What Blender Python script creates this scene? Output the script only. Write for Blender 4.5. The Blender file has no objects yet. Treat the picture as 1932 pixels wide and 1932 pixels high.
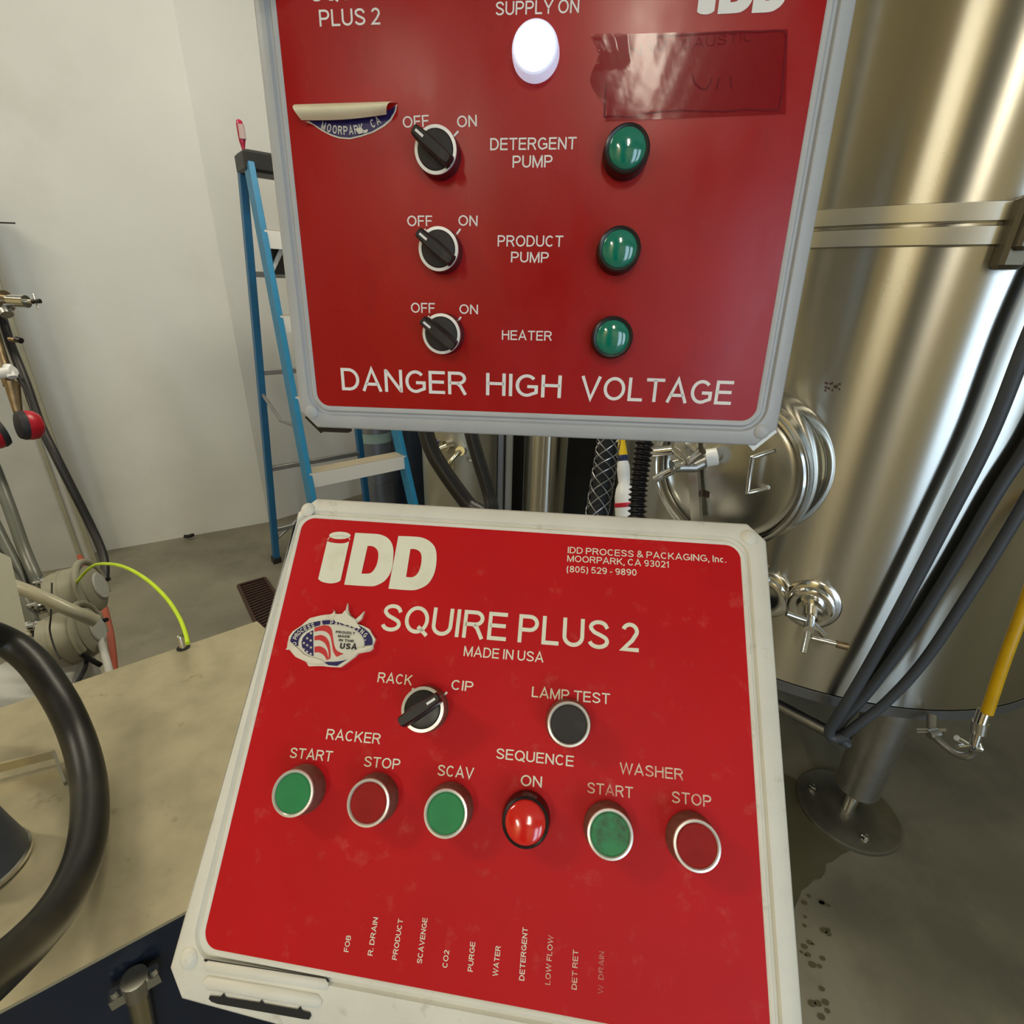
import bpy, math, random
import numpy as np
from mathutils import Vector, Matrix
from mathutils.geometry import tessellate_polygon
random.seed(7)
PI = math.pi
scene = bpy.context.scene
COL = scene.collection

# ------------------------------------------------------------------ camera
F = 949.15; CX = 966.0; H = 1.3
XW = Vector((0.999637629, -0.0269185852, 0.0))
YW = Vector((0.0106956517, 0.397189371, -0.917674347))
ZW = Vector((0.0247024951, 0.917341808, 0.397333353))
M3 = Matrix((XW, YW, ZW))                     # camera axes -> world axes
EYE = Vector((0, 0, H))
cam = bpy.data.cameras.new('camera')
cam.sensor_width = 36; cam.lens = F / 1932 * 36
cam.clip_start = 0.01; cam.clip_end = 100
cam_ob = bpy.data.objects.new('camera', cam); COL.objects.link(cam_ob)
cam_ob.matrix_world = Matrix.Translation(EYE) @ M3.to_4x4()
scene.camera = cam_ob

# ------------------------------------------------------------------ light
scene.view_settings.view_transform = 'Standard'
scene.view_settings.look = 'None'
scene.view_settings.gamma = 1
scene.view_settings.use_curve_mapping = False
scene.view_settings.exposure = 0.18
scene.cycles.use_denoising = True
scene.cycles.max_bounces = 8
scene.cycles.sample_clamp_indirect = 6
world = bpy.data.worlds.new('world'); scene.world = world; world.use_nodes = True
bg = world.node_tree.nodes['Background']
bg.inputs[0].default_value = (0.62, 0.80, 1.0, 1); bg.inputs[1].default_value = 0.6

def area(name, loc, target, sx, sy, power, color, portal=False):
    l = bpy.data.lights.new(name, 'AREA'); l.shape = 'RECTANGLE'; l.size = sx; l.size_y = sy
    l.energy = power; l.color = color
    if portal: l.cycles.is_portal = True
    o = bpy.data.objects.new(name, l); COL.objects.link(o); o.location = loc
    o.rotation_euler = (Vector(target) - Vector(loc)).to_track_quat('-Z', 'Y').to_euler()
    return o
DOOR_X0, DOOR_X1, DOOR_H, BACK_Y = 1.0, 1.85, 2.9, -4.6
area('daylight_doorway', ((DOOR_X0+DOOR_X1)/2, BACK_Y-0.05, DOOR_H/2), ((DOOR_X0+DOOR_X1)/2, 0, DOOR_H/2), DOOR_X1-DOOR_X0, DOOR_H, 36, (0.62, 0.80, 1.0))
area('daylight_doorway_wide', (3.0, BACK_Y-0.05, DOOR_H/2), (3.0, 0, DOOR_H/2), 1.3, DOOR_H, 55, (0.62, 0.80, 1.0))
LAMP = 31.0

# ------------------------------------------------------------------ pixel rays to points on real surfaces
def ray(px, py): return M3 @ Vector(((px-CX)/F, -(py-CX)/F, -1.0))
def at_z(px, py, z):
    d = ray(px, py); return EYE + d*((z-H)/d.z)
def at_d(px, py, t): return EYE + ray(px, py)*t
TC = Vector((0.956, 1.477, 0)); TR = 0.62
def on_tank(px, py, r=TR):
    d = ray(px, py); a = d.x**2+d.y**2; b = -2*(d.x*TC.x+d.y*TC.y); c = TC.x**2+TC.y**2-r*r
    q = b*b-4*a*c
    t = (-b-math.sqrt(max(q, 0)))/(2*a)
    return EYE + d*t

# ------------------------------------------------------------------ materials
def mat(name, color, rough=0.5, metal=0.0, var=0.0, scale=20, bump=0.0, bscale=200, coat=0.0, dirt=None, dscale=30, dthr=(0.55, 0.7), damt=0.6, aniso=0.0, stretch=None, rvar=0.0, alpha=1.0, spec=0.5):
    m = bpy.data.materials.new(name); m.use_nodes = True; nt = m.node_tree; N = nt.nodes; L = nt.links
    b = N['Principled BSDF']; b.inputs['Roughness'].default_value = rough; b.inputs['Metallic'].default_value = metal
    b.inputs['Coat Weight'].default_value = coat; b.inputs['Coat Roughness'].default_value = 0.12
    b.inputs['Specular IOR Level'].default_value = spec
    b.inputs['Alpha'].default_value = alpha
    c = (*color, 1)
    b.inputs['Base Color'].default_value = c
    tc = N.new('ShaderNodeTexCoord'); src = tc.outputs['Object']
    if stretch:
        mp = N.new('ShaderNodeMapping'); mp.inputs['Scale'].default_value = stretch; L.new(src, mp.inputs[0]); src = mp.outputs[0]
    out = None
    if var > 0:
        n = N.new('ShaderNodeTexNoise'); n.inputs['Scale'].default_value = scale; n.inputs['Detail'].default_value = 6; L.new(src, n.inputs['Vector'])
        r = N.new('ShaderNodeMapRange'); r.inputs[1].default_value = 0.3; r.inputs[2].default_value = 0.7; r.inputs[3].default_value = 1-var; r.inputs[4].default_value = 1+var
        L.new(n.outputs[0], r.inputs[0])
        mx = N.new('ShaderNodeMix'); mx.data_type = 'RGBA'; mx.blend_type = 'MULTIPLY'; mx.inputs[0].default_value = 1; mx.inputs[6].default_value = c
        L.new(r.outputs[0], mx.inputs[7]); out = mx.outputs[2]
    if dirt:
        n = N.new('ShaderNodeTexNoise'); n.inputs['Scale'].default_value = dscale; n.inputs['Detail'].default_value = 8; n.inputs['Roughness'].default_value = 0.65; L.new(src, n.inputs['Vector'])
        r = N.new('ShaderNodeMapRange'); r.inputs[1].default_value = dthr[0]; r.inputs[2].default_value = dthr[1]; r.inputs[4].default_value = damt
        L.new(n.outputs[0], r.inputs[0])
        mx = N.new('ShaderNodeMix'); mx.data_type = 'RGBA'; mx.inputs[6].default_value = c; mx.inputs[7].default_value = (*dirt, 1)
        if out: L.new(out, mx.inputs[6])
        L.new(r.outputs[0], mx.inputs[0]); out = mx.outputs[2]
    if out: L.new(out, b.inputs['Base Color'])
    if rvar > 0:
        n = N.new('ShaderNodeTexNoise'); n.inputs['Scale'].default_value = dscale*0.7; n.inputs['Detail'].default_value = 5; L.new(src, n.inputs['Vector'])
        r = N.new('ShaderNodeMapRange'); r.inputs[1].default_value = 0.35; r.inputs[2].default_value = 0.65; r.inputs[3].default_value = max(0.02, rough-rvar); r.inputs[4].default_value = rough+rvar
        L.new(n.outputs[0], r.inputs[0]); L.new(r.outputs[0], b.inputs['Roughness'])
    if bump > 0:
        n = N.new('ShaderNodeTexNoise'); n.inputs['Scale'].default_value = bscale; n.inputs['Detail'].default_value = 3; L.new(src, n.inputs['Vector'])
        bp = N.new('ShaderNodeBump'); bp.inputs['Strength'].default_value = bump; bp.inputs['Distance'].default_value = 0.001
        L.new(n.outputs[0], bp.inputs['Height']); L.new(bp.outputs[0], b.inputs['Normal'])
    if aniso > 0:
        b.inputs['Anisotropic'].default_value = aniso
        tg = N.new('ShaderNodeTangent'); tg.direction_type = 'RADIAL'; tg.axis = 'Z'; L.new(tg.outputs[0], b.inputs['Tangent'])
        b.inputs['Anisotropic Rotation'].default_value = 0.25
    return m
def emit(name, color, strength):
    m = bpy.data.materials.new(name); m.use_nodes = True; nt = m.node_tree
    b = nt.nodes['Principled BSDF']; b.inputs['Base Color'].default_value = (*color, 1)
    b.inputs['Emission Color'].default_value = (*color, 1); b.inputs['Emission Strength'].default_value = strength
    return m
def srgb(r, g, b):
    f = lambda v: (v/255/12.92) if v/255 <= 0.04045 else ((v/255+0.055)/1.055)**2.4
    return (f(r), f(g), f(b))

M_wall = mat('painted_wall', (0.74, 0.745, 0.715), 0.75, var=0.04, scale=2.0, bump=0.15, bscale=60, dirt=(0.52, 0.5, 0.42), dscale=1.6, dthr=(0.5, 0.75), damt=0.35)
M_darkstripe = mat('stripe_dark_grey', (0.05, 0.05, 0.05), 0.5)
M_yellowstripe = mat('stripe_yellow', (0.90, 0.80, 0.42), 0.6)
M_wallw = mat('warm_lit_wall', (0.88, 0.76, 0.46), 0.8, var=0.05, scale=2)  # lamp warmth put into the wall colour, for the tank to mirror
M_ceil = mat('ceiling_paint', (0.72, 0.68, 0.56), 0.9, var=0.05, scale=1)
M_floor = mat('concrete_floor', (0.205, 0.19, 0.14), 0.45, var=0.22, scale=3.2, bump=0.25, bscale=50, dirt=(0.11, 0.105, 0.08), dscale=2.2, dthr=(0.48, 0.62), damt=0.6, rvar=0.14)
M_greypaint = mat('grey_enamel', (0.46, 0.47, 0.485), 0.42, bump=0.12, bscale=500, var=0.03, scale=40, dirt=(0.3, 0.3, 0.3), dscale=60, dthr=(0.66, 0.78), damt=0.5)
M_creampaint = mat('cream_enamel', (0.78, 0.75, 0.66), 0.45, bump=0.15, bscale=500, var=0.05, scale=30, dirt=(0.36, 0.31, 0.22), dscale=55, dthr=(0.60, 0.74), damt=0.55)
M_redU = mat('red_plate_clean', (0.38, 0.004, 0.006), 0.28, spec=.3, var=0.06, scale=12, dirt=(0.28, 0.003, 0.01), dscale=22, dthr=(0.55, 0.72), damt=0.55, stretch=(1, 0.5, 1), rvar=0.08)
M_redL = mat('red_plate_dusty', (0.56, 0.004, 0.008), 0.5, spec=.2, var=0.06, scale=10, dirt=(0.62, 0.09, 0.07), dscale=55, dthr=(0.58, 0.72), damt=0.45)
M_white = mat('white_print', (0.86, 0.84, 0.82), 0.5)
M_cream = mat('cream_print', (0.86, 0.84, 0.68), 0.5, dirt=(0.72, 0.70, 0.5), dscale=60, dthr=(0.5, 0.7), damt=0.5)
M_worn = mat('worn_print', (0.80, 0.62, 0.48), 0.5, dirt=(0.62, 0.10, 0.06), dscale=110, dthr=(0.48, 0.6), damt=0.75)
M_faint = mat('faint_print', (0.60, 0.22, 0.16), 0.5, dirt=(0.5, 0.01, 0.015), dscale=160, dthr=(0.45, 0.6), damt=0.85)
M_black = mat('black_plastic', (0.012, 0.010, 0.010), 0.35)
M_blackdusty = mat('dusty_black_plastic', (0.018, 0.013, 0.012), 0.6, dirt=(0.08, 0.06, 0.05), dscale=80, dthr=(0.5, 0.75), damt=0.6)
M_collarU = mat('dark_collar', (0.10, 0.012, 0.02), 0.35, metal=0.3)
M_collarL = mat('tarnished_collar', (0.30, 0.20, 0.15), 0.5, metal=0.5, dirt=(0.18, 0.08, 0.05), dscale=90, dthr=(0.4, 0.65), damt=0.8)
M_bezel = mat('satin_bezel', (0.80, 0.78, 0.74), 0.3, metal=0.6)
M_bezelW = mat('white_bezel', (0.85, 0.83, 0.80), 0.35, metal=0.2)
M_green = mat('green_button', (0.012, 0.24, 0.07), 0.55, var=0.08, scale=80)
M_greendirty = mat('grimy_green_button', (0.012, 0.24, 0.07), 0.5, dirt=(0.03, 0.03, 0.015), dscale=60, dthr=(0.45, 0.6), damt=0.8)
M_redbtn = mat('red_button', (0.34, 0.012, 0.010), 0.6, spec=.2, var=0.08, scale=80)
M_lensG = mat('green_lens', (0.0, 0.19, 0.125), 0.08, coat=1.0)
M_lensR = mat('red_lens', (0.75, 0.012, 0.008), 0.12, coat=1.0)
M_lensW = emit('lit_white_lens', (0.93, 0.96, 1.0), 5.0)
M_rimW = mat('clear_white_rim', (0.75, 0.78, 0.95), 0.15)
M_rimW.node_tree.nodes['Principled BSDF'].inputs['Emission Color'].default_value = (0.7, 0.75, 1, 1)
M_rimW.node_tree.nodes['Principled BSDF'].inputs['Emission Strength'].default_value = 0.45
M_steel = mat('brushed_stainless', (0.53, 0.51, 0.455), 0.25, metal=1.0, aniso=1.0, var=0.025, scale=6, stretch=(1, 1, 0.03))
M_steelp = mat('polished_stainless', (0.72, 0.71, 0.68), 0.13, metal=1.0)
M_steeld = mat('dull_stainless', (0.42, 0.41, 0.39), 0.38, metal=1.0, var=0.1, scale=30)
M_pad = mat('stained_steel_pad', (0.20, 0.19, 0.15), 0.4, metal=0.8, var=0.25, scale=14)
M_rim = mat('grey_steel_rim', (0.20, 0.20, 0.20), 0.45, metal=0.8)
M_darksteel = mat('shaded_steel', (0.06, 0.06, 0.058), 0.5, metal=0.6)  # steel darkened to carry the shade under the tank
M_steelm = mat('satin_stainless', (0.60, 0.585, 0.53), 0.26, metal=1.0, var=0.05, scale=8)
M_brass = mat('worn_brass_fitting', (0.30, 0.22, 0.13), 0.4, metal=0.9, var=0.2, scale=60)
M_table = mat('warm_reflection_steel', (0.44, 0.385, 0.25), 0.34, metal=0.5, var=0.14, scale=22, dirt=(0.24, 0.21, 0.13), dscale=34, dthr=(0.62, 0.70), damt=0.55)  # tan is reflected warm light put into the steel colour; spots are smudges
M_navy = mat('shaded_blue_steel', (0.012, 0.018, 0.035), 0.25, metal=0.3, var=0.3, scale=9)  # apron's shade and bluish reflection put into this colour
M_rubber = mat('black_rubber', (0.010, 0.0095, 0.008), 0.40, spec=.4, var=0.2, scale=30, bump=0.1, bscale=200, dirt=(0.045, 0.04, 0.022), dscale=18, dthr=(0.5, 0.75), damt=0.55)
M_hoseg = mat('grey_rubber_hose', (0.055, 0.062, 0.075), 0.5, bump=0.1, bscale=400)
M_cableb = mat('black_hose', (0.008, 0.008, 0.009), 0.42, bump=0.3, bscale=60)
M_cable = mat('dark_cable', (0.02, 0.018, 0.018), 0.5, bump=0.2, bscale=150)
M_yg = mat('lime_cord', (0.52, 0.72, 0.01), 0.45, var=0.1, scale=30)
M_yellow = mat('yellow_hose', (0.62, 0.36, 0.0), 0.4, var=0.1, scale=20)
M_yellowcap = mat('yellow_plastic', (0.85, 0.55, 0.01), 0.4)
M_orange = mat('red_orange_hose', (0.34, 0.06, 0.025), 0.5)
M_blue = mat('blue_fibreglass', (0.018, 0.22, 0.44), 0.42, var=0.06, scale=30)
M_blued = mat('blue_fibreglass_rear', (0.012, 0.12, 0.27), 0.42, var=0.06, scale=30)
M_alu = mat('aluminium', (0.84, 0.84, 0.82), 0.5, metal=0.1)
M_alud = mat('grey_aluminium', (0.34, 0.34, 0.34), 0.4, metal=0.8)
M_tread = mat('ribbed_tread', (0.42, 0.36, 0.26), 0.6, metal=0.2)
M_blackcap = mat('black_ladder_cap', (0.015, 0.015, 0.015), 0.5)
M_plastic = mat('cream_plastic', (0.30, 0.285, 0.21), 0.5, var=0.06, scale=10, dirt=(0.2, 0.2, 0.12), dscale=14, dthr=(0.55, 0.75), damt=0.5)
M_tube = mat('grey_tube', (0.13, 0.135, 0.11), 0.35, var=0.1, scale=12)
M_tubel = mat('clear_tube', (0.42, 0.39, 0.28), 0.3, var=0.08, scale=12)
M_post = mat('grey_painted_post', (0.46, 0.46, 0.43), 0.6, var=0.08, scale=5)
M_earred = mat('red_ear_cup', (0.45, 0.006, 0.02), 0.35)
M_earblk = mat('black_ear_cushion', (0.02, 0.018, 0.02), 0.6)
M_bottle = mat('white_bottle', (0.82, 0.82, 0.80), 0.35)
M_bred = mat('red_label', (0.55, 0.01, 0.03), 0.5)
M_bnavy = mat('navy_collar', (0.01, 0.02, 0.09), 0.4)
M_gascyl = mat('grey_gas_cylinder', (0.20, 0.22, 0.26), 0.38, metal=0.4, var=0.06, scale=10)
M_gascyld = mat('dark_blue_cylinder', (0.035, 0.05, 0.08), 0.4, metal=0.2, var=0.1, scale=10)
M_labelg = mat('pale_label', (0.35, 0.50, 0.48), 0.5)
M_dark = mat('matt_black_and_shade', (0.008, 0.008, 0.009), 0.7)  # black parts, and deep shade in gaps and slots
M_backer = mat('sticker_cream_back', (0.80, 0.72, 0.50), 0.6, var=0.06, scale=60, dirt=(0.6, 0.52, 0.38), dscale=90, dthr=(0.55, 0.75), damt=0.4)
M_paper = mat('torn_paper', (0.80, 0.74, 0.60), 0.6, dirt=(0.45, 0.36, 0.28), dscale=140, dthr=(0.55, 0.72), damt=0.6)
M_navyink = mat('navy_ink', (0.018, 0.012, 0.10), 0.4)
M_inkblk = mat('black_ink', (0.02, 0.015, 0.015), 0.5)
M_flagred = mat('flag_red', (0.62, 0.03, 0.03), 0.5)
M_stickw = mat('sticker_white', (0.74, 0.70, 0.58), 0.5)
M_marker = mat('dark_marker', (0.10, 0.0, 0.012), 0.6)
M_rust = mat('rusty_grate', (0.05, 0.022, 0.014), 0.7, var=0.2, scale=40)
M_clearred = mat('clear_red_handle', (0.45, 0.02, 0.06), 0.15)
M_clearh = mat('clear_handle', (0.55, 0.42, 0.42), 0.15)

# ------------------------------------------------------------------ mesh building
class MB:
    def __init__(s): s.v = []; s.f = []
    def add(s, vs, fs):
        o = len(s.v); s.v += [tuple(v) for v in vs]; s.f += [tuple(i+o for i in f) for f in fs]; return s
    def box(s, c, size, rot=None, bev=0.0):
        hx, hy, hz = [q/2 for q in size]; R = rot if rot else Matrix.Identity(3); c = Vector(c)
        if bev > 0:
            b = min(bev, hx*.9, hy*.9, hz*.9)
            rings = []
            for z, i in ((-hz, b), (-hz+b, 0), (hz-b, 0), (hz, b)):
                x = hx-i; y = hy-i
                rings.append([(x-b, -y, z), (x, -y+b, z), (x, y-b, z), (x-b, y, z), (-x+b, y, z), (-x, y-b, z), (-x, -y+b, z), (-x+b, -y, z)])
            vs = [c+R@Vector(p) for r in rings for p in r]; fs = []
            for k in range(3):
                for i in range(8): fs.append((k*8+i, k*8+(i+1) % 8, (k+1)*8+(i+1) % 8, (k+1)*8+i))
            fs.append(tuple(range(7, -1, -1))); fs.append(tuple(range(24, 32)))
            return s.add(vs, fs)
        p = [c+R@Vector((sx*hx, sy*hy, sz*hz)) for sz in (-1, 1) for sy in (-1, 1) for sx in (-1, 1)]
        return s.add(p, [(0, 2, 3, 1), (4, 5, 7, 6), (0, 1, 5, 4), (2, 6, 7, 3), (0, 4, 6, 2), (1, 3, 7, 5)])
    def beam(s, a, b, wx, wy, up=(0, 0, 1), bev=0.0):
        a = Vector(a); b = Vector(b); z = (b-a).normalized(); u = Vector(up)
        x = u.cross(z)
        if x.length < 1e-4: x = Vector((1, 0, 0)).cross(z)
        x.normalize(); y = z.cross(x)
        R = Matrix((x, y, z)).transposed()
        return s.box((a+b)/2, (wx, wy, (b-a).length), R, bev)
    def tube(s, pts, r, seg=14, cap=True, smooth=6, rf=None):
        P = cat(pts, smooth) if smooth and len(pts) > 2 else [Vector(p) for p in pts]
        n = len(P); prev = None; vs = []
        for i, p in enumerate(P):
            t = (P[min(i+1, n-1)]-P[max(i-1, 0)]).normalized()
            if prev is None:
                u = t.orthogonal().normalized()
            else:
                u = (prev-t*prev.dot(t)).normalized()
            prev = u; w = t.cross(u); rr = (rf(i/(n-1))*r if rf else r)
            for k in range(seg):
                a = 2*PI*k/seg; vs.append(p+u*(math.cos(a)*rr)+w*(math.sin(a)*rr))
        fs = [(i*seg+k, i*seg+(k+1) % seg, (i+1)*seg+(k+1) % seg, (i+1)*seg+k) for i in range(n-1) for k in range(seg)]
        if cap: fs += [tuple(range(seg-1, -1, -1)), tuple(range((n-1)*seg, n*seg))]
        return s.add(vs, fs)
    def lathe(s, prof, mtx=None, seg=40, cap=True):
        m = mtx if mtx else Matrix.Identity(4); vs = []
        for r, z in prof:
            for k in range(seg):
                a = 2*PI*k/seg; vs.append(m @ Vector((math.cos(a)*r, math.sin(a)*r, z)))
        n = len(prof)
        fs = [(i*seg+k, i*seg+(k+1) % seg, (i+1)*seg+(k+1) % seg, (i+1)*seg+k) for i in range(n-1) for k in range(seg)]
        if cap: fs += [tuple(range(seg-1, -1, -1)), tuple(range((n-1)*seg, n*seg))]
        return s.add(vs, fs)
    def poly(s, loops, z=0.0, thick=0.0, bow=None):
        pts = [[Vector((p[0], p[1], 0)) for p in l] for l in loops]
        tri = tessellate_polygon([[p*1000 for p in l] for l in pts]); flat = [p for l in pts for p in l]
        zf = (lambda p: z+(bow(p.x, p.y) if bow else 0))
        top = [(p.x, p.y, zf(p)) for p in flat]
        fs = []
        for t in tri:
            a, b, c = [flat[i] for i in t]
            fs.append(t if (b-a).cross(c-a).z > 0 else t[::-1])
        if not thick: return s.add(top, fs)
        n = len(flat); vs = top+[(p[0], p[1], p[2]-thick) for p in top]
        fs = fs+[tuple(i+n for i in t[::-1]) for t in fs]
        o = 0
        for l in pts:
            k = len(l); area2 = sum(l[i].x*l[(i+1) % k].y-l[(i+1) % k].x*l[i].y for i in range(k))
            for i in range(k):
                a, b = o+i, o+(i+1) % k
                q = (a, a+n, b+n, b)
                fs.append(q if area2 > 0 else q[::-1])
            o += k
        return s.add(vs, fs)
    def build(s, name, m, parent=None, smooth=35, mw=None):
        me = bpy.data.meshes.new(name); me.from_pydata(s.v, [], s.f); me.update()
        me.materials.append(m)
        if smooth:
            me.polygons.foreach_set('use_smooth', [True]*len(me.polygons)); me.set_sharp_from_angle(angle=math.radians(smooth))
        o = bpy.data.objects.new(name, me); COL.objects.link(o)
        if parent: o.parent = parent
        if mw: o.matrix_local = mw
        return o
def cat(pts, n=6, closed=False):
    P = [Vector(p) for p in pts]; out = []; k = len(P)
    rng = range(k) if closed else range(k-1)
    for i in rng:
        if closed: a, b, c, d = P[(i-1) % k], P[i], P[(i+1) % k], P[(i+2) % k]
        else: a, b, c, d = P[max(i-1, 0)], P[i], P[i+1], P[min(i+2, k-1)]
        for j in range(n):
            t = j/n
            out.append(0.5*((2*b)+(c-a)*t+(2*a-5*b+4*c-d)*t*t+(3*b-a-3*c+d)*t**3))
    if not closed: out.append(P[-1])
    return out
def tag(o, label=None, category=None, group=None, kind=None):
    if label: o['label'] = label
    if category: o['category'] = category
    if group: o['group'] = group
    if kind: o['kind'] = kind
    return o
def thing(name, label, category, loc=(0, 0, 0), mw=None, group=None):
    o = bpy.data.objects.new(name, None); COL.objects.link(o); o.empty_display_size = 0.05
    if mw: o.matrix_world = mw
    else: o.location = loc
    return tag(o, label, category, group)
class Local(MB):
    """collects in world space, builds into a parent placed at loc"""
    def build(s, name, m, parent=None, smooth=35, mw=None):
        if parent is not None:
            inv = parent.matrix_basis.inverted()
            s.v = [tuple(inv @ Vector(v)) for v in s.v]
        else:
            c = sum((Vector(v) for v in s.v), Vector())/len(s.v); s.v = [tuple(Vector(v)-c) for v in s.v]
            mw = Matrix.Translation(c)
        return MB.build(s, name, m, parent, smooth, mw)
def zalign(p, d):
    return Matrix.Translation(p) @ Vector(d).to_track_quat('Z', 'Y').to_matrix().to_4x4()

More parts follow.
